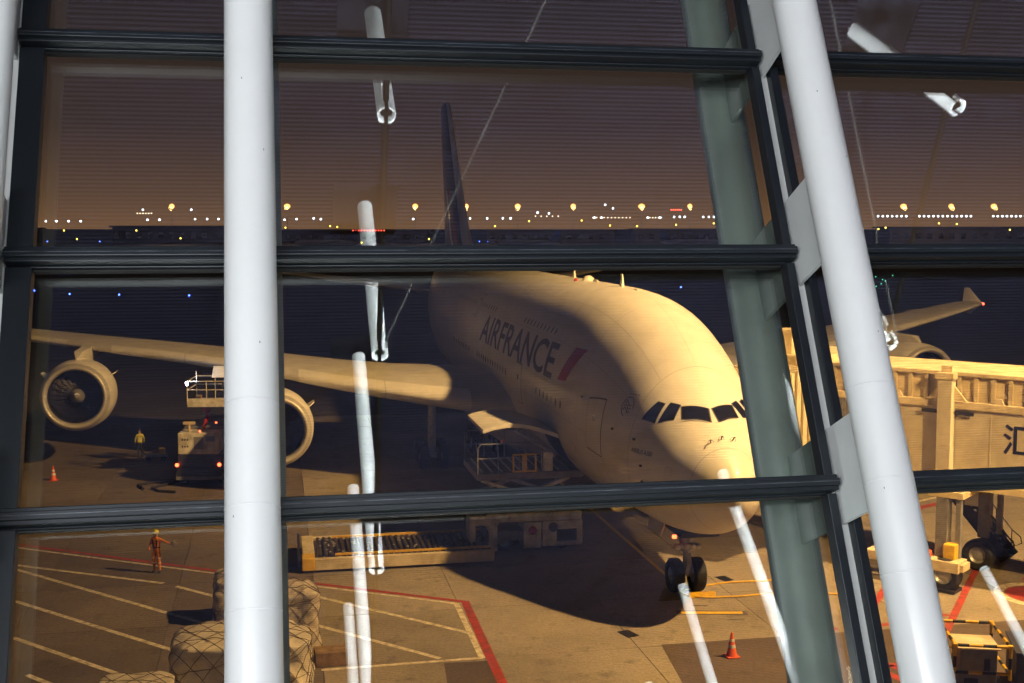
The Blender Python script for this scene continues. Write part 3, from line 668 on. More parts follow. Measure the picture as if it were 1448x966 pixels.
b = MB(); b.box((4.8, .52, 2.12), (.1, .14, .12)); b.build('signal_lamp', L_TAIL, ng)
for sg in (-1, 1):
    b = MB(); b.add([(5.2, sg * .7, 2.62), (7.0, sg * .7, 2.55), (6.9, sg * .85, 1.95), (5.3, sg * .85, 2.0)], [(0, 1, 2, 3)]); o = b.build('gear_door', 'skin', ng); sm = o.modifiers.new('s', 'SOLIDIFY'); sm.thickness = .05
b = MB(); b.span(3.5, 7.2, -.72, .72, 2.40, 2.56); b.build('gear_bay', 'dark', ng)
for sx, sy, nax in ((30.3, 6.2, 2), (33.6, 2.6, 3)):
    for sg in (1, -1):
        y = sg * sy; b = MB(); b.tube((sx, y, 3.6), (sx, y, .9), .24, n=14); b.beam((sx - .9 * (nax - 1), y, .75), (sx + .9 * (nax - 1), y, .75), .3, .3); b.tube((sx + 1.2, y, 3.4), (sx, y, 1.4), .1, n=8)
        g = b.build('main_gear', 'steel', ac, True, angle=30)
        for k in range(nax):
            for q in (-1, 1): wheel('tyre', (sx + (k - (nax - 1) / 2) * 1.75, y + q * .62, .7), .70, .50, g)
# open cargo door, hinged up on the starboard side, with the dark opening under it
patch('cargo_opening', 'dark', [(14.6, 1.92), (11.2, 1.92), (11.2, 2.42), (14.6, 2.42)], .02, fuselage)
b = MB(); ring = []
for k in range(9):
    f = k / 8; y = 3.42 + 3.15 * f; z = 4.95 + .95 * math.sin(f * 2.2) * .72 - .25 * f
    ring.append([(11.0, y, z), (15.0, y, z), (15.0, y, z - .16), (11.0, y, z - .16)])
b.loft(ring); cd = b.build('cargo_door', 'skin', ac, True, angle=30, label='open cargo door lit yellow beside the dark belly')
for k in range(9): 
    b = MB(); b.span(11.6 + k * .36, 11.66 + k * .36, 5.95, 6.08, 5.27, 5.29); o = b.build('latch_mark', 'red_sign', cd)
b = MB(); b.tube((11.3, 3.5, 4.0), (11.4, 5.2, 5.1), .05, n=8); b.tube((14.7, 3.5, 4.0), (14.6, 5.2, 5.1), .05, n=8); b.build('door_actuator', 'steel', cd)

# ================================================================== passenger bridge on the right
jb = thing('jet_bridge', 'cream passenger jet bridge on wheels beside the aircraft nose', 'jet bridge', (14.85, 46.0, 0), math.atan2(-.646, .763))
b = MB(); b.span(-2.6, 26, .04, 3.5, 3.95, 6.7); b.build('tunnel', 'creamd', jb)
b = MB(); b.span(-3.0, 26, -.10, 3.62, 6.70, 6.98); b.build('side_beam', 'cream', jb, bevel=.02)
b = MB(); b.span(-3.0, 26, -.06, .02, 3.70, 3.95); b.span(-3.0, 26, 3.5, 3.6, 3.7, 3.95); b.build('bottom_rail', 'cream', jb)
b = MB(); b.span(-3.0, 26, .14, 3.4, 6.98, 7.93); b.build('upper_panel', 'cream', jb)
b = MB(); b.span(-3.0, 26, -.08, 3.6, 7.93, 8.08); b.build('roof_edge', 'cream', jb, bevel=.02)
for k in range(30):
    b = MB(); x = -2.7 + k * .62; b.span(x, x + .14, .0, .14, 6.98, 7.93); b.build('rib', 'cream', jb)
for k in range(9):
    x = -1.9 + k * 1.9; b = MB(); b.add([(x - .22, -.085, 6.98), (x + .22, -.085, 6.98), (x + .1, -.085, 7.2), (x - .1, -.085, 7.2), (x - .22, .0, 6.98), (x + .22, .0, 6.98), (x + .1, .0, 7.2), (x - .1, .0, 7.2)],
        [(0, 1, 2, 3), (4, 5, 6, 7), (0, 1, 5, 4), (1, 2, 6, 5), (2, 3, 7, 6), (3, 0, 4, 7)]); b.build('lifting_lug', 'cream', jb)
for x in (1.95, 9.5, 16.5):
    b = MB(); b.span(x - .27, x + .27, -.42, -.02, 3.6, 7.82); p = b.build('frame_post', 'creamd', jb, bevel=.02)
    b = MB(); b.span(x - .34, x + .34, -.5, -.09, 7.82, 8.05); b.span(x - .2, x + .2, -.3, -.1, 8.05, 8.3); b.build('post_cap', 'cream', p)
    b = MB()
    for sg in (-1, 1): b.add([(x + sg * .28, -.2, 7.0), (x + sg * .75, -.2, 7.0), (x + sg * .28, -.2, 7.55), (x + sg * .28, -.12, 7.0), (x + sg * .75, -.12, 7.0), (x + sg * .28, -.12, 7.55)], [(0, 1, 2), (3, 4, 5), (0, 1, 4, 3), (1, 2, 5, 4), (2, 0, 3, 5)])
    b.build('gusset', 'cream', p)
    b = MB(); b.span(x - .95, x - .3, -.16, -.105, 6.48, 6.62); b.span(x + .3, x + 1.0, -.16, -.105, 6.48, 6.62); b.build('cable_tray', 'dark', p)
# wall panel seams
for k in range(13):
    b = MB(); x = -.6 + k * 2.05; b.span(x, x + .05, .015, .04, 3.97, 6.69); b.build('panel_batten', 'creamd', jb)
# lettering on the wall
me = text_mesh('汇丰', .01); me.materials.append(M['navy'])
tx = link('advert_lettering', me, jb); tx.location = (3.95, .012, 5.28); tx.rotation_euler = (R(90), 0, 0); tx.scale = (1.22, 1.22, 1.22)
# cab turned to the aircraft door, with ribbed bellows
b = MB(); b.span(-6.3, -3.0, -.9, 3.2, 3.9, 4.25); b.span(-6.3, -3.0, 2.9, 3.2, 4.25, 8.0); b.span(-6.3, -6.1, -.9, 3.2, 4.25, 8.0); b.span(-6.4, -2.9, -1.0, 3.4, 8.0, 8.35); b.span(-6.3, -4.3, -1.0, -.85, 4.25, 8.0); b.span(-4.3, -3.0, -.95, -.8, 6.95, 8.0); cab = b.build('cab', 'cream', jb, bevel=.02)
for k in range(22):
    b = MB(); x = -4.3 + k * .115; b.tube((x, -.02, 4.2), (x, -.02, 6.95), .07, n=8); b.build('bellows_fold', 'grey', jb, True)
for k in range(7):
    b = MB(); y = -1.1 - k * .28; x = -5.6; q = .10 * (k % 2)
    b.span(x - .0 - q, x + 2.6 + q, y - .12, y + .12, 7.6 + q, 7.85 + q); b.span(x - q, x + .2 - q, y - .12, y + .12, 4.3, 7.6 + q); b.span(x + 2.4 + q, x + 2.6 + q, y - .12, y + .12, 4.3, 7.6 + q); b.build('canopy_fold', 'creamd' if k % 2 else 'cream', jb)
b = MB(); b.span(-4.6, -4.2, -.6, -.2, 8.35, 9.2); b.span(-4.8, -4.0, -.8, 0, 9.2, 9.35); b.span(-3.6, -3.3, -.5, -.2, 8.35, 8.8); b.build('roof_unit', 'cream', jb, bevel=.02)
# lift columns and wheel bogie
for y in (-.55, 4.0):
    b = MB(); b.span(1.9, 2.35, y - .22, y + .22, 1.0, 3.7); b.span(2.6, 2.8, y - .1, y + .1, 1.2, 3.7); b.build('lift_column', 'grey', jb, bevel=.02)
b = MB(); b.span(1.6, 2.9, -.8, 4.3, 3.45, 3.68); b.build('cross_beam', 'cream', jb)
b = MB(); b.span(-.6, 1.2, -1.25, -.55, .75, 1.1); b.span(1.2, 3.0, -1.3, -.4, .78, 1.18); b.span(3.0, 3.15, -1.2, -.5, .85, 1.12); bo = b.build('bogie_frame', 'cream', jb, bevel=.02)
b = MB(); b.span(1.5, 2.0, -1.32, -1.3, .86, 1.1); b.build('control_panel', 'grey', bo); b = MB(); b.span(1.22, 1.42, -1.325, -1.3, 1.0, 1.08); b.build('status_lamp', L_CYAN, bo)
b = MB(); b.span(2.3, 2.75, -1.0, -.6, 1.2, 1.75); b.build('motor_cover', 'yellow', bo, bevel=.03)
b = MB(); b.lathe([(0, .16), (.2, .16), (.28, 0)], (1.7, -.9, 1.18), (0, 0, 1), 14); b.build('warning_beacon', 'orange', bo, True)
for y in (-1.0, 2.6):
    for x in (2.05,): 
        t = wheel('tyre', (0, 0, 0), .62, .55, jb); t.location = (x + .35, y, .62)
b = MB(); b.span(1.9, 2.9, -1.35, -.55, .02, .14); b.build('wheel_chock', 'dark', jb)
# service stair down the far side
st = []; b = MB(); b.beam((-.4, 4.0, 3.9), (3.0, 4.0, .2), .06, .48); b.beam((-.4, 4.9, 3.9), (3.0, 4.9, .2), .06, .48); sj = b.build('stair_stringer', 'dark', jb)
for k in range(19):
    f = (k + .5) / 19; b = MB(); b.span(-.4 + 3.4 * f - .12, -.4 + 3.4 * f + .12, 4.03, 4.87, 3.95 - 3.85 * f, 3.98 - 3.85 * f); b.build('stair_tread', 'grey', sj)
for y in (4.0, 4.9):
    b = MB(); b.path([(-.6, y, 5.05), (-.3, y, 5.0), (2.9, y, 1.25), (3.25, y, 1.0), (3.3, y, .75), (3.05, y, .6), (-.3, y, 4.45)], .028, 6)
    for k in range(6): 
        f = k / 5; b.tube((-.3 + 3.2 * f, y, 4.0 - 3.75 * f), (-.3 + 3.2 * f, y, 5.0 - 3.75 * f), .02, n=6)
    b.build('handrail', 'dark', sj, True)
b = MB(); b.span(1.3, 1.95, 3.94, 3.96, 2.2, 2.75); b.build('notice_board', 'paper', sj); b = MB(); b.span(-1.8, -.4, 3.6, 4.95, 3.9, 4.0); b.build('stair_landing', 'grey', sj)

# ================================================================== cargo loader under the open door (aircraft grid: s, y -> local)
lo = thing('cargo_loader', 'white cargo loader standing in shadow under the open cargo door', 'cargo loader', aw(13, 6.2), HEAD)
b = MB(); b.span(-1.8, 1.8, -3.9, .2, .55, .95); lf = b.build('chassis', 'grey', lo, bevel=.02)
b = MB(); b.span(-1.82, -.7, -3.85, -2.15, .25, 1.32); hb = b.build('engine_housing', 'white', lo, bevel=.03)
b = MB(); b.span(-1.835, -1.82, -3.6, -2.75, .45, .95); b.build('grille', 'dark', hb); b = MB(); b.lathe([(0, .2), (.015, .2), (.016, 0)], (-1.82, -2.6, 1.05), (-1, 0, 0), 20); b.build('emblem', 'seam', hb)
b = MB(); b.span(-1.825, -.7, -2.1, -1.35, .2, 1.3); h2 = b.build('battery_housing', 'white', lo, bevel=.03); b = MB(); b.lathe([(0, .19), (.015, .19), (.016, 0)], (-1.825, -1.72, .95), (-1, 0, 0), 8); b.build('warning_sign', 'red_sign', h2)
b = MB(); b.span(-1.82, -.7, -.25, .1, .15, 1.6); b.span(-1.82, -.7, .65, .9, .15, 1.6); b.span(-1.83, -.7, -.3, .9, 1.25, 1.65); b.build('front_frame', 'white', lo, bevel=.02)
b = MB(); b.span(-1.83, -1.4, -3.8, .2, 1.34, 1.72); b.build('side_beam', 'white', lo, bevel=.02)
for sg in (-1.6, 1.6):
    b = MB(); b.beam((sg, -3.3, 1.75), (sg, .4, 3.1), .14, .26, (1, 0, 0)); b.beam((sg, .4, 1.75), (sg, -3.3, 3.1), .14, .26, (1, 0, 0)); b.build('scissor_arm', 'white', lo)
b = MB(); b.span(-1.75, 1.75, -3.9, .6, 3.1, 3.38); bd = b.build('bridge_deck', 'grey', lo, bevel=.02)
for k in range(11):
    b = MB(); b.tube((-1.5, -3.7 + k * .4, 3.39), (1.5, -3.7 + k * .4, 3.39), .05, n=8); b.build('roller', 'steel', bd)
for x in (-1.72, 1.72):
    b = MB(); b.path([(x, .55, 3.4), (x, .55, 4.45), (x, .4, 4.6), (x, -2.0, 4.6), (x, -2.15, 4.45), (x, -2.15, 3.4)], .026, 6)
    for y in (-.3, -1.2): b.tube((x, y, 3.4), (x, y, 4.6), .02, n=6)
    b.tube((x, .55, 4.0), (x, -2.15, 4.0), .02, n=6); b.build('guard_rail', 'rod', lo, True)
b = MB(); b.span(-1.78, -1.7, -1.9, -.9, 3.4, 3.46); b.span(-1.78, -1.7, -1.9, -1.84, 3.46, 4.1); b.span(-1.78, -1.7, -.96, -.9, 3.46, 4.1); b.span(-1.78, -1.7, -1.9, -.9, 4.1, 4.16); b.span(-1.78, -1.7, -1.5, -1.3, 3.46, 4.1); b.build('gate', 'yellow', lo)
b = MB(); b.span(-1.75, -1.2, -2.6, -2.2, 3.4, 4.2); b.build('control_stand', 'white', lo, bevel=.03); b = MB(); b.lathe([(0, .07), (.14, .07), (.18, 0)], (-1.6, -.5, 4.6), (0, 0, 1), 10); b.build('beacon', 'orange', lo, True)
for x in (-1.2, 1.2):
    for y in (-3.1, -.6): 
        t = wheel('tyre', (0, 0, 0), .42, .32, lo); t.location = (x, y, .42); t.rotation_euler = (0, 0, R(90))
tp = thing('roller_platform', 'long low roller platform with cream side beams and yellow rails', 'platform', aw(11.7, 10.0), HEAD)
b = MB(); b.span(-1.72, 1.72, -3.7, 3.75, .18, .42); fr = b.build('frame', 'grey', tp)
for sg in (-1, 1):
    b = MB(); b.span(sg * 1.55, sg * 1.78, -3.7, 3.4, .10, .56); b.build('side_beam', 'cream', tp, bevel=.02); b = MB(); b.span(sg * 1.30, sg * 1.40, -3.6, 2.6, .56, .64); b.build('guide_rail', 'yellow', tp)
b = MB(); b.span(-1.8, -1.0, 3.4, 3.9, .10, .60); b.build('end_box', 'yellow', tp, bevel=.03); b = MB(); b.span(-1.0, 1.78, 3.4, 3.86, .10, .6); b.build('end_beam', 'cream', tp, bevel=.02)
b = MB(); b.span(-1.6, .9, 3.95, 4.05, .25, .95); b.build('end_stop', 'navybox', tp)
for k in range(30):
    y = -3.55 + k * .232; b = MB(); b.tube((-1.28, y, .50), (1.5, y, .50), .085, n=10); b.build('roller', 'roller', tp, True)
for k in range(60):
    b = MB(); b.box((-1.1 + 2.3 * random.random(), -3.5 + 6.7 * random.random(), .60), (.05, .10, .025), rotz(random.random())); b.build('castor', 'lip', tp)
b = MB(); 
for y in (-3.0, 2.9):
    for x in (-1.3, 1.3): b.tube((x - .12, y, .17), (x + .12, y, .17), .17, n=14)
b.build('wheel_set', 'black', tp, True)

# ================================================================== refuelling truck under the starboard wing
rt = thing('refuelling_truck', 'refuelling truck with raised work platform and glowing tail lamps under the wing', 'truck', (-16.25, 61.7, 0), R(3))
b = MB(); b.span(-1.15, 1.15, 0, 7.2, .55, .95); b.build('chassis', 'dark', rt, bevel=.02)
b = MB(); b.span(-1.2, 1.2, .02, .2, .35, .75); b.build('rear_bumper', 'grey', rt, bevel=.02)
b = MB(); b.span(-1.1, 1.1, .15, 1.6, .96, 1.65); b.build('rear_deck', 'navybox', rt, bevel=.03)
b = MB(); b.span(-1.08, 1.0, .12, 1.4, 1.68, 2.80); cb = b.build('equipment_cabinet', 'white', rt, bevel=.04)
for x0, x1, z0, z1 in ((-.25, .25, 1.95, 2.6), (.35, .85, 2.35, 2.62)): 
    b = MB(); b.span(x0, x1, .10, .12, z0, z1); b.build('hatch', 'grey', cb)
for x, z in ((-.72, 2.4), (-.72, 2.05)):
    b = MB()
    for k in range(3): b.span(x - .16 + k * .13, x - .08 + k * .13, .108, .12, z, z + .10)
    b.build('stencil_mark', 'seam', cb)
b = MB(); b.tube((-.55, .5, 2.8), (-.55, .5, 3.25), .06, n=8); b.span(-.85, -.25, .42, .58, 3.2, 3.34); b.build('lamp_post', 'cream', rt)
for x in (-1.12, 1.05):
    b = MB(); b.lathe([(0, .10), (-.05, .09), (-.07, 0)], (x, .0, 1.15), (0, 1, 0), 12); b.build('tail_lamp', L_TAIL, rt, True)
for x, z in ((.05, 2.86), (.9, 3.3)):
    b = MB(); b.lathe([(0, .05), (.06, .05), (.08, 0)], (x, .2, z), (0, 0, 1), 10); b.build('marker_lamp', L_TAIL, rt, True)
b = MB(); b.span(-1.1, 1.1, 1.7, 4.2, .96, 2.9); b.build('pump_body', 'grey', rt, bevel=.05)
b = MB(); b.span(-1.12, 1.12, 5.2, 7.1, .8, 2.7); cbn = b.build('driver_cab', 'navybox', rt, bevel=.1); b = MB(); b.span(-1.0, 1.0, 5.17, 5.2, 1.8, 2.5); b.build('cab_window', 'pane', cbn)
for x in (-.95, .95):
    for y in (1.0, 6.0):
        t = wheel('tyre', (0, 0, 0), .5, .34, rt); t.location = (x, y, .5); t.rotation_euler = (0, 0, R(90))
b = MB()
for x in (.1, 1.9): b.beam((x, 1.0, 2.9), (x, 3.2, 4.05), .08, .16, (1, 0, 0)); b.beam((x, 3.2, 2.9), (x, 1.0, 4.05), .08, .16, (1, 0, 0))
b.build('scissor_lift', 'red_sign', rt)
b = MB(); b.span(-.7, 2.3, .9, 3.3, 4.05, 4.2); pf = b.build('work_platform', 'white', rt, bevel=.02)
b = MB(); b.span(-.7, 2.3, .88, .9, 4.05, 4.5); b.build('kick_board', 'white', pf)
b = MB()
for y in (.9, 3.3):
    for z in (4.95, 5.4): b.tube((-.7, y, z), (2.3, y, z), .03, n=6)
    for x in (-.7, .3, 1.3, 2.3): b.tube((x, y, 4.2), (x, y, 5.4), .03, n=6)
for x in (-.7, 2.3):
    for z in (4.95, 5.4): b.tube((x, .9, z), (x, 3.3, z), .03, n=6)
b.tube((-.2, .9, 5.4), (-.2, .9, 5.95), .025, n=6); b.build('railing', 'white', pf, True)
b = MB(); b.span(1.2, 1.7, 1.6, 2.2, 4.2, 5.1); b.span(-.4, -.1, 1.4, 1.8, 4.2, 4.6); b.build('tool_box', 'brown', pf, bevel=.03)
b = MB(); b.lathe([(0, .09), (-.05, .1), (-.07, 0)], (-.72, .85, 5.3), (-.7, -.7, 0), 12); b.build('work_lamp', L_LAMP, pf, True)
for k, (x, dx) in enumerate(((1.2, .25), (1.45, .1))):
    b = MB(); b.path([(x, 2.6, 6.1), (x - dx, 2.5, 5.6), (x - .35, 2.4, 4.9), (x - .1, 2.2, 4.5), (x + .2, 2.0, 4.6)], .055, 8); b.build('fuel_hose', 'black', rt, True)
b = MB(); b.add([(.45, 2.2, 6.05), (1.6, 2.2, 6.05), (1.5, 2.1, 5.45), (.35, 2.1, 5.45)], [(0, 1, 2, 3)]); o = b.build('open_panel', 'skin', ac); o.parent = rt; sm = o.modifiers.new('s', 'SOLIDIFY'); sm.thickness = .04; o.name = 'coupling_cover'
lamp('platform_work_light', 'SPOT', (-17.0, 62.3, 5.45), (-15.4, 66.0, 6.6), 90, (.75, .85, 1), .08, 110)
# hoses trailing over the ground beside the truck
for k, pts in enumerate(([(-1.3, 1.0), (-1.9, .2), (-2.3, -.5), (-1.8, -1.2), (-.9, -1.5)], [(-1.4, 1.4), (-2.6, .9), (-3.2, .3), (-2.7, -.7)])):
    b = MB(); b.path([(x, y, .07) for x, y in pts], .065, 8); b.build('ground_hose', 'black', rt, True)
# small wheeled cart next to the worker
ct = thing('hydrant_cart', 'small low cart beside the worker in the yellow vest', 'cart', (-20.5, 68.6, 0), .3)
b = MB(); b.span(-.6, .6, -.35, .35, .3, .42); b.build('tray', 'grey', ct); b = MB(); b.span(.15, .5, -.25, .2, .42, .75); b.build('canister', 'yellow', ct, bevel=.05); b = MB(); b.path([(-.6, 0, .4), (-.95, 0, .9), (-.95, .3, .92)], .025, 6); b.build('handle', 'dark', ct)
for x in (-.42, .42): 
    for y in (-.36, .36): b = MB(); b.tube((x, y - .05, .16), (x, y + .05, .16), .16, n=14); b.build('wheel', 'black', ct, True)

# ================================================================== cargo pallets waiting in the hatched box
from mathutils import noise as mn
def load_pt(a, t, wx, wy, h, seed, lump):
    """a around, t 0 at the base to 1 at the top centre: rounded box with lumps"""
    c, s_ = math.cos(a), math.sin(a); e = .42
    k = 1.0 if t < .62 else math.cos((t - .62) / .38 * math.pi / 2) ** .55
    z = h * (t / .62 * .86) if t < .62 else h * (.86 + .14 * math.sin((t - .62) / .38 * math.pi / 2))
    x = wx / 2 * math.copysign(abs(c) ** e, c) * max(k, 1e-3); y = wy / 2 * math.copysign(abs(s_) ** e, s_) * max(k, 1e-3)
    d = mn.noise(Vector((x * 1.3 + seed, y * 1.3, z * 1.3))) * lump + mn.noise(Vector((x * 3.5, y * 3.5 + seed, z * 3.5))) * lump * .5
    f = 1 + d; return Vector((x * f, y * f, .12 + z * (1 + d * .6)))
def pallet(label, x, y, wx, wy, h, rz, seed, m, lump=.09, net=True, cell=.42):
    p = thing('cargo_pallet', label, 'cargo pallet', (x, y, 0), rz, 'netted cargo pallets')
    b = MB(); b.span(-wx / 2 - .08, wx / 2 + .08, -wy / 2 - .08, wy / 2 + .08, .01, .11); b.build('pallet_base', 'steel', p, bevel=.02)
    na, nt = 72, 30; b = MB(); b.loft([[load_pt(2 * math.pi * k / na, min(j / nt, .985), wx, wy, h, seed, lump) for k in range(na)] for j in range(nt + 1)]); ld = b.build('wrapped_load', m, p, True, angle=70)
    if net:
        b = MB(); bs = bmesh.new(); bs.from_mesh(ld.data)
        for no in (Vector((1, .75, .85)), Vector((1, -.75, -.85)), Vector((.25, 1, -.9))):
            ln = no.length; k = -14
            while k < 15:
                bc = bs.copy(); co = no / ln * (k * cell); cut = bmesh.ops.bisect_plane(bc, geom=bc.verts[:] + bc.edges[:] + bc.faces[:], plane_co=co + Vector((0, 0, h * .5)), plane_no=no)['geom_cut']
                for e_ in cut:
                    if isinstance(e_, bmesh.types.BMEdge):
                        a_, c_ = e_.verts; b.tube(a_.co + a_.normal * .012, c_.co + c_.normal * .012, .009, n=3, cap=False)
                bc.free(); k += 1
        bs.free()
        b.build('cargo_net', 'net', p)
    return p
pallet('large pale cargo pallet under a diamond net in the left foreground', -7.85, 34.0, 3.9, 2.5, 1.7, .12, 3.1, 'wrap')
pallet('tall plastic-wrapped cargo pallet just right of the upright column', -7.1, 37.3, 1.9, 1.6, 2.05, .2, 8.2, 'wrap2', .13, True, .5)
pallet('low wrapped cargo pallet just left of the upright column', -9.25, 40.4, 1.9, 1.5, 1.55, .15, 5.7, 'wrap2', .12, True, .5)
pallet('netted cargo pallet whose top peeps in at the bottom left edge', -10.2, 31.6, 2.0, 1.8, 1.1, .1, 9.9, 'wrap')
bx_ = tag(MB().span(-.5, .5, -.35, .35, 0, .45).build('cardboard_box', 'brown', bevel=.02), 'brown carton on the ground beside the tall wrapped pallet', 'box'); bx_.location = (-5.6, 36.2, .01); bx_.rotation_euler = (0, 0, .25)

# ================================================================== cones
def cone(x, y, label):
    c = thing('traffic_cone', label, 'traffic cone', (x, y, .012), random.random(), 'traffic cones'); b = MB(); b.box((0, 0, .02), (.42, .42, .04)); b.build('base', 'orange', c, bevel=.01)
    b = MB(); b.lathe([(.04, .17), (.06, .16), (.76, .035), (.78, .025), (.78, 0)], (0, 0, 0), (0, 0, 1), 24); b.build('body', 'orange', c, True)
    for z0, z1 in ((.30, .40), (.50, .58)):
        b = MB(); q = lambda z: .16 - (z - .06) * (.125 / .70) + .004; b.lathe([(z0, q(z0)), (z1, q(z1))], (0, 0, 0), (0, 0, 1), 24); b.build('reflective_band', 'tape', c, True)
cone(6.89, 36.75, 'orange traffic cone standing on the dark ground below the nose wheel')
cone(-24.4, 63.2, 'orange traffic cone on the apron in front of the outboard engine')

# ================================================================== yellow hose looping over the ground by the nose wheel
pts = [(11.6, 45.1), (9.6, 44.8), (8.1, 44.55), (7.0, 44.0), (6.35, 43.5), (6.3, 43.15), (6.9, 42.75), (8.2, 42.85), (9.5, 43.15), (11.4, 43.2), (12.2, 43.0), (12.6, 42.6), (12.4, 42.2), (12.1, 42.5)]
def smooth(p, n=6):
    P = [Vector((*q, .045)) for q in p]; out = []
    for i in range(len(P) - 1):
        a, b_, c, d_ = P[max(i - 1, 0)], P[i], P[i + 1], P[min(i + 2, len(P) - 1)]
        for k in range(n):
            t = k / n; out.append(.5 * ((2 * b_) + (c - a) * t + (2 * a - 5 * b_ + 4 * c - d_) * t * t + (3 * b_ - a - 3 * c + d_) * t ** 3))
    return out + [P[-1]]
hs = MB(); hs.path(smooth(pts), .035, 8); tag(hs.build('ground_hose', 'yellow', None, True), 'thin yellow hose looping across the concrete right of the nose wheel', 'hose')
ch = thing('wheel_chocks', 'small dark chocks tucked against the nose wheel', 'chock', aw(4.1, -.35, 0), HEAD); b = MB()
b.add([(0, -.5, .01), (.25, -.5, .01), (.05, -.5, .2), (0, .5, .01), (.25, .5, .01), (.05, .5, .2)], [(0, 1, 2), (3, 4, 5), (0, 1, 4, 3), (1, 2, 5, 4), (2, 0, 3, 5)]); b.build('chock', 'yellow', ch)

# ================================================================== caged cabinet and dark case at the right edge
cg = thing('caged_cabinet', 'grey cabinet inside a yellow and black pipe cage, bottom right', 'cabinet', (13.0, 34.1, 0), R(-8))
b = MB(); b.span(.08, 1.12, .12, 1.25, .05, 1.18); kb = b.build('cabinet', 'grey', cg, bevel=.02); b = MB(); b.span(.0, 1.2, .05, 1.3, 1.181, 1.225); b.build('cabinet_lid', 'cream', kb, bevel=.006)
b = MB(); b.span(.75, .92, .1, .118, .55, .9); b.build('latch', 'dark', kb); b = MB(); b.span(.2, .6, .1, .118, .12, .3); b.build('vent', 'dark', kb)
def pipe(p, q):
    p, q = Vector(p), Vector(q); n = max(2, round((q - p).length / .36))
    for k in range(n):
        b = MB(); b.tube(p.lerp(q, k / n), p.lerp(q, (k + 1) / n), .048, n=12); b.build('cage_pipe', 'yellow' if k % 2 else 'dark', cg, True)
F = [(-.12, -.1), (1.42, -.1), (1.42, 2.1), (-.12, 2.1)]
for k in range(4):
    a0, a1 = F[k], F[(k + 1) % 4]; pipe((*a0, 1.36), (*a1, 1.36)); pipe((*a0, .05), (*a0, 1.36)); pipe((*a0, .55), (*a1, .55))
    b = MB(); b.box((*a0, 1.36), (.13, .13, .11)); b.build('cage_joint', 'yellow', cg, bevel=.02)
ck = thing('equipment_case', 'dark blue equipment case beside the caged cabinet, cut by the photo edge', 'case', (14.75, 34.2, 0), R(-8))
b = MB(); b.span(0, 1.5, 0, 1.2, .12, 1.0); kb = b.build('case', 'navybox', ck, bevel=.05); b = MB(); b.add([(-.03, -.03, 1.0), (1.53, -.03, 1.0), (1.53, 1.23, 1.25), (-.03, 1.23, 1.25), (-.03, -.03, 1.05), (1.53, -.03, 1.05), (1.53, 1.23, 1.3), (-.03, 1.23, 1.3)], [(0, 1, 2, 3), (4, 5, 6, 7), (0, 1, 5, 4), (1, 2, 6, 5), (2, 3, 7, 6), (3, 0, 4, 7)]); b.build('case_lid', 'navybox', kb)
for x in (.2, 1.3):
    for y in (.2, 1.0): b = MB(); b.tube((x - .03, y, .06), (x + .03, y, .06), .06, n=12); b.build('castor', 'black', ck, True)

# ================================================================== two workers
def person(label, loc, rz, J, col, kids):
    """J: joint -> (pos, radius); one skinned surface. col(co) -> material index"""
    p = thing('person', label, 'person', loc, rz); p.scale = (.95, .95, .95)
    names = list(J); me = bpy.data.meshes.new('body')
    E_ = [('pel', 'wai'), ('wai', 'che'), ('che', 'nek'), ('nek', 'chn'), ('chn', 'crn'), ('che', 'shl'), ('shl', 'ell'), ('ell', 'wrl'), ('wrl', 'hal'), ('che', 'shr'), ('shr', 'elr'), ('elr', 'wrr'), ('wrr', 'har'),
          ('pel', 'hil'), ('hil', 'knl'), ('knl', 'anl'), ('anl', 'tol'), ('pel', 'hir'), ('hir', 'knr'), ('knr', 'anr'), ('anr', 'tor')]
    for sd in 'lr':                                 # fingers and thumb
        h_, w_ = Vector(J['ha' + sd][0]), Vector(J['wr' + sd][0]); dv = (h_ - w_).normalized(); sv = dv.orthogonal().normalized()
        for k, (off, ln) in enumerate(((-.028, .075), (-.010, .085), (.010, .08), (.026, .065))):
            J['f%d%s' % (k, sd)] = (h_ + sv * off + dv * ln, .009); E_.append(('ha' + sd, 'f%d%s' % (k, sd)))
        J['th' + sd] = (h_ + sv * .055 + dv * .02, .010); E_.append(('ha' + sd, 'th' + sd))
    names = list(J)
    me.from_pydata([tuple(J[k][0]) for k in names], [(names.index(a), names.index(b_)) for a, b_ in E_], [])
    o = bpy.data.objects.new('body', me); COL.objects.link(o); md = o.modifiers.new('skin', 'SKIN'); sv = me.skin_vertices[0].data
    for i, k in enumerate(names): r = J[k][1]; sv[i].radius = r if isinstance(r, tuple) else (r, r); sv[i].use_root = (k == 'pel')
    o.modifiers.new('sub', 'SUBSURF').levels = 2
    bm_ = bpy.data.meshes.new_from_object(o.evaluated_get(bpy.context.evaluated_depsgraph_get())); bpy.data.objects.remove(o)
    bm_.materials.clear()
    for m_ in col[0]: bm_.materials.append(M[m_])
    for f in bm_.polygons: f.material_index = col[1](f.center)
    bm_.shade_smooth(); bo_ = link('body', bm_, p); kids(p); return p
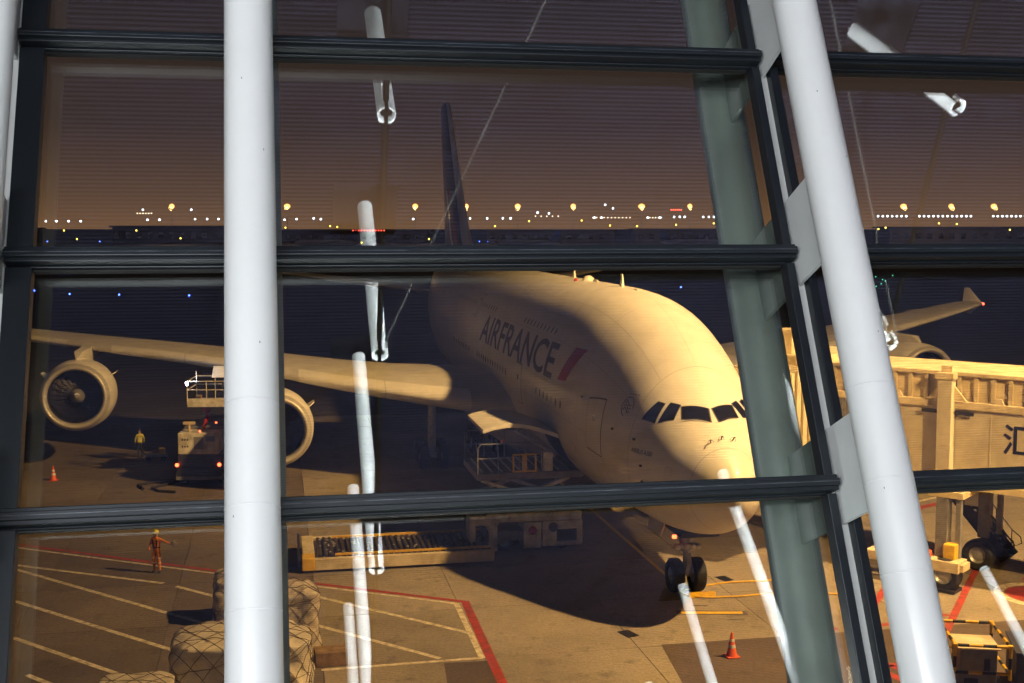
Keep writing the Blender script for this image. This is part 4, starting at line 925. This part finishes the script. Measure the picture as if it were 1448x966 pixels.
def base(arm_l, arm_r, st=.13):
    return dict(pel=((0, 0, .95), (.15, .115)), wai=((0, 0, 1.08), (.145, .105)), che=((0, .0, 1.32), (.165, .115)), nek=((0, .0, 1.49), .055), chn=((0, -.02, 1.58), .075), crn=((0, -.01, 1.70), .088),
        shl=((-.17, 0, 1.42), .068), ell=(arm_l[0], .05), wrl=(arm_l[1], .036), hal=(arm_l[2], .034), shr=((.17, 0, 1.42), .068), elr=(arm_r[0], .05), wrr=(arm_r[1], .036), har=(arm_r[2], .034),
        hil=((-.09, 0, .88), .095), knl=((-st * .85, -.02, .50), .068), anl=((-st, .02, .10), .048), tol=((-st - .02, -.14, .045), .042), hir=((.09, 0, .88), .095), knr=((st * .85, -.02, .50), .068), anr=((st, .02, .10), .048), tor=((st + .02, -.14, .045), .042))
def c_vest(c): return 3 if c.z < .14 else 1 if c.z < .98 else 2 if (c.z > 1.53 or (abs(c.x) > .2 and c.z < .95)) else 0
def kids1(p):
    b = MB(); b.lathe([(0, .1), (.05, .098), (.10, .07), (.12, 0)], (0, -.005, 1.70), (0, 0, 1), 20); b.build('hair', 'black', p, True)
    for z in (1.10, 1.24): b = MB(); b.lathe([(0, .165), (.05, .168)], (0, 0, z), (0, 0, 1), 24); o = b.build('reflective_band', 'tape', p, True); o.scale = (1, .78, 1)
    for x in (-.033, .033): b = MB(); b.lathe([(0, .012), (.008, .01), (.012, 0)], (x, -.098, 1.645), (0, -1, 0), 8); b.build('eye', 'dark', p)
    b = MB(); b.lathe([(0, .016), (.02, .008), (.025, 0)], (0, -.10, 1.615), (0, -1, 0), 8); b.build('nose', 'skinp', p)
person('worker in yellow hi-vis vest and dark trousers standing beside the truck', (-21.75, 69.6, .0), R(200), base(((-.26, .03, 1.17), (-.25, -.06, .95), (-.25, -.08, .88)), ((.26, .03, 1.17), (.25, -.06, .95), (.25, -.08, .88))), (['vest', 'trousers', 'skinp', 'black'], c_vest), kids1)
def c_suit(c): return 2 if c.z < .12 else 1 if (1.52 < c.z or c.x > .66) else 0
def kids2(p):
    b = MB(); b.lathe([(-.03, .125), (-.02, .128), (0, .112), (.05, .108), (.10, .08), (.125, .03), (.13, 0)], (0, -.01, 1.70), (0, 0, 1), 24); b.build('helmet', 'vest', p, True)
    b = MB(); b.box((.80, -.06, 1.28), (.02, .30, .21), Matrix.Rotation(R(-35), 3, 'Y') @ Matrix.Rotation(R(70), 3, 'Z')); o = b.build('paper_sheet', 'paper'); o.location = p.location; o.rotation_euler = p.rotation_euler; o.scale = p.scale; tag(o, 'white paper sheet held out by the worker in the orange suit', 'paper')
    for x in (-.08, .08): b = MB(); b.beam((x, -.125, 1.12), (x, -.13, 1.42), .05, .02, (0, 1, 0)); b.build('harness_strap', 'dark', p)
    b = MB(); b.lathe([(0, .158), (.05, .158)], (0, 0, 1.06), (0, 0, 1), 24); o = b.build('belt', 'dark', p, True); o.scale = (1, .8, 1)
    for z in (.42, .62):
        for x in (-.115, .115): b = MB(); b.lathe([(0, .078), (.04, .08)], (x, -.01, z), (0, 0, 1), 16); b.build('leg_band', 'tape', p, True)
    for x in (-.033, .033): b = MB(); b.lathe([(0, .012), (.008, .01), (.012, 0)], (x, -.102, 1.64), (0, -1, 0), 8); b.build('eye', 'dark', p)
    b = MB(); b.lathe([(0, .016), (.02, .008), (.025, 0)], (0, -.105, 1.61), (0, -1, 0), 8); b.build('nose', 'skinp', p)
person('worker in orange suit and yellow helmet holding out a white sheet', (-13.85, 46.0, .0), R(-12), base(((-.27, .02, 1.18), (-.24, -.16, 1.05), (-.20, -.22, 1.03)), ((.40, -.03, 1.34), (.64, -.08, 1.28), (.72, -.09, 1.27))), (['suit', 'skinp', 'black'], c_suit), kids2)

# ================================================================== floodlight mast that lights the stand (out of the picture, right)
fm = thing('flood_and_fill_mast', 'tall floodlight mast standing outside the picture on the right', 'light mast', (FLOOD[0] + 1.5, FLOOD[1] - .6, 0), 0)
b = MB(); b.tube((0, 0, 0), (0, 0, 34.5), .35, .16, n=16); b.build('pole', 'grey', fm, True); b = MB(); b.span(-1.6, 1.6, -.1, .1, 34.4, 34.6); b.build('crossarm', 'grey', fm)
fm2 = thing('flood_and_fill_mast', 'added lower mast near the terminal, unseen, for the bridge fill spot', 'light mast', (24.0, 18.6, 0), 0)  # unseen mast added to carry the bridge fill spot
b = MB(); b.tube((0, 0, 0), (0, 0, 21.3), .28, .14, n=16); b.build('pole', 'grey', fm2, True); b = MB(); b.span(-.8, .8, -.1, .1, 21.2, 21.4); b.build('crossarm', 'grey', fm2)

# ================================================================== far side of the airfield
def lightball(name, x, y, z, rad, m, label, cat, group):
    key = 'ball_%.2f_%s' % (rad, m.name)
    if key not in BALLS:
        bm_ = bmesh.new(); bmesh.ops.create_icosphere(bm_, subdivisions=1, radius=rad); me = bpy.data.meshes.new(name); bm_.to_mesh(me); bm_.free(); me.materials.append(m); BALLS[key] = me
    o = link(name, BALLS[key]); o.location = (x, y, z); return tag(o, label, cat, group)
BALLS = {}
FY = 930.
nums = ('first', 'second', 'third', 'fourth', 'fifth', 'sixth', 'seventh', 'eighth', 'ninth', 'tenth', 'eleventh')
for k, x in enumerate((-322.4, -213.1, -91.7, -43.2, 5.4, 58.0, 122.8, 168.6, 371.0, 416.2, 456.6)):
    t = thing('horizon_floodlight', '%s of the orange floodlight masts on the horizon, counted from the left' % nums[k], 'light mast', (x * .8087, FY, 0), 0, 'horizon floodlight masts'); q_ = (.7, .86, .78, .62, .8, .72, .92, .66, .84, .7, .78)[k]; t.scale = (q_, q_, .905)
    lamp('horizon_lamp', 'POINT', (x * .8087, FY - 4, 27.5), None, 11000, SODIUM, 1.5)
    b = MB(); b.tube((0, 0, 0), (0, 0, 32), .22, .14, n=8); b.build('pole', 'dark', t)
    b = MB(); 
    for a in range(8): b.box((1.9 * math.cos(a * .785), 1.9 * math.sin(a * .785), 32.6), (1.3, 1.3, 1.2))
    b.lathe([(30.2, .2), (30.8, 1.7), (32.4, 2.9), (33.9, 2.3), (34.8, .2)], (0, 0, 0), (0, 0, 1), 12); b.build('lamp_head', L_ORANGE, t)
# low terminal and hangar blocks along the horizon with lamps on their fronts
for x0, x1, h, y, lab in ((-470, -395, 17, 980, 'long low dark hangar on the horizon at far left'), (-330, -225, 19, 1000, 'low dark terminal block on the horizon left of the upright column'), (-200, -70, 14, 1010, 'low dark block on the horizon between column and tail fin'),
                          (-20, 85, 15, 1000, 'low dark block on the horizon right of the tail fin'), (100, 215, 16, 980, 'low dark block on the horizon near the right column'), (300, 480, 18, 960, 'long terminal with a row of white lamps at far right')):
    t = thing('distant_building', lab, 'building', ((x0 + x1) / 2, y, 0), 0, 'distant airport buildings'); w = x1 - x0
    b = MB(); b.span(-w / 2, w / 2, 0, 40, 0, h * .7); b.build('wall', 'farwall', t); b = MB(); b.span(-w / 2 - 2, w / 2 + 2, -2, 42, h * .7, h * .78); b.build('roof', 'farwall', t)
    for k in range(int(w / 9)):
        b = MB(); b.span(-w / 2 + k * 9 + 2, -w / 2 + k * 9 + 6, -.3, 0, h * .25, h * .5); b.build('window', 'pane', t)
def px(u): return (u - 724) / 1705.6
def where(u):
    for lim, txt in ((320, 'left of the upright column'), (615, 'between upright column and tail fin'), (800, 'just right of the tail fin'), (1050, 'between nose and leaning column'), (9999, 'right of the leaning column')):
        if u < lim: return txt
def put(lst, Y, m, rad, name, label, cat, group):
    for u, v in lst:
        lightball(name, px(u) * Y, Y, EYE + (321.6 - v) / 1705.6 * Y, rad, m, label + ' ' + where(u), cat, group + ' ' + where(u))
wl_ = [(68, 313), (83, 313), (100, 313), (117, 313), (205, 297), (211, 311), (228, 311), (273, 297), (278, 310), (295, 310), (311, 310), (404, 311), (421, 310), (445, 309), (455, 310), (585, 310), (665, 309), (689, 309), (711, 309), (722, 309), (760, 301), (776, 302), (855, 290), (866, 295), (840, 308), (850, 308), (915, 308), (932, 308), (952, 307), (960, 307), (967, 307), (993, 307), (1001, 307), (1008, 307), (1063, 307), (1073, 307)]
wl_ += [(1239 + k * 6.6, 306) for k in range(7)] + [(1297 + k * 6.6, 306) for k in range(12)] + [(1401 + k * 6.4, 306) for k in range(8)]
put(wl_, 940, L_WHITE, .75, 'terminal_lamp', 'cold white horizon lamp', 'lamp', 'white horizon lamps')
put([(838 + k * 5.2, 308) for k in range(11)] + [(914 + k * 4, 308) for k in range(6)] + [(197 + k * 4, 302) for k in range(6)] + [(757 + k * 8, 306) for k in range(5)], 940, emis('warmwhite', (1, .75, .5), 5), .45, 'apron_lamp', 'tiny warm horizon lamp', 'lamp', 'warm horizon lamps')
put([(500 + k * 4.0, 326) for k in range(12)], 900, L_RED, .38, 'approach_light', 'tiny red light below the horizon', 'lamp', 'red approach lights')
put([(948 + k * 2.8, 297) for k in range(6)], 940, L_RED, .45, 'rooftop_letter', 'tiny red light above the horizon', 'lamp', 'red rooftop lights')
put([(405, 322), (468, 320), (478, 321), (512, 343), (607, 338), (700, 320), (748, 313), (822, 312), (862, 319), (900, 320), (955, 318), (1008, 316), (1240, 324), (1250, 322), (1325, 316), (1350, 317), (1425, 325), (93, 326), (111, 338), (195, 326), (257, 337), (402, 408)], 760, L_YELLOW, .55, 'runway_sign', 'small yellow airfield light', 'lamp', 'yellow airfield lights')
def gput(lst, m, name, label, group, rad=.17):
    for u, v in lst:
        Y = EYE / ((v - 321.6) / 1705.6); lightball(name, px(u) * Y, Y, .35, rad * (.5 + Y / 500), m, label + ' ' + where(u), 'lamp', group + ' ' + where(u))
gput([(69, 342), (143, 342), (285, 341), (424, 341), (466, 340), (478, 341), (486, 340), (664, 343), (678, 342), (690, 342), (700, 341), (707, 340), (838, 341), (838, 337), (896, 336), (955, 337), (1013, 336), (1265, 334), (1330, 333), (1378, 333), (1385, 332), (1395, 331), (1402, 333),
      (92, 388), (48, 413), (98, 418), (168, 419), (267, 420), (963, 408), (975, 375), (613, 428), (350, 366), (560, 372), (780, 360)], L_BLUE, 'taxiway_light', 'small blue taxiway light', 'blue taxiway lights')
gput([(1238, 393), (1248, 397), (1252, 399), (1246, 403), (1239, 407), (1262, 391)], L_GREEN, 'centreline_light', 'tiny green taxiway light', 'green taxiway lights', .14)
# parked aircraft far across the field: pale tail and body just catching the lamps
def far_plane(x, y, rz, lab):
    t = thing('distant_airliner', lab, 'aircraft', (x, y, 0), rz, 'distant parked airliners')
    b = MB(); b.lathe([(-20, .1), (-19, 1.2), (-16, 2), (10, 2), (17, 1), (20, .2)], (0, 0, 3.6), (1, 0, 0), 16); b.build('fuselage', 'skin', t, True)
    b = MB(); b.add([(13, -.2, 5), (19, -.2, 5), (21, -.2, 11.5), (18, -.2, 11.5), (13, .2, 5), (19, .2, 5), (21, .2, 11.5), (18, .2, 11.5)], [(0, 1, 2, 3), (4, 5, 6, 7), (0, 1, 5, 4), (1, 2, 6, 5), (2, 3, 7, 6), (3, 0, 4, 7)]); b.build('fin', 'navy', t)
    for sg in (-1, 1): b = MB(); b.loft([foil(-4, sg * 1.6, 3.0, 7, .8), foil(6, sg * 17, 4.4, 1.8, .8)]); b.build('wing', 'wing', t, True)
    b = MB(); b.tube((-14, 0, 0), (-14, 0, 2), .4, n=8); b.tube((2, -3, 0), (2, -3, 2), .5, n=8); b.tube((2, 3, 0), (2, 3, 2), .5, n=8); b.build('landing_gear', 'dark', t)
far_plane(10, 760, .1, 'tiny parked airliner on the horizon right of the tail fin'); far_plane(118, 800, 3.0, 'tiny parked airliner on the horizon left of the leaning column'); far_plane(-120, 780, .2, 'tiny parked airliner on the horizon left of the tail fin')
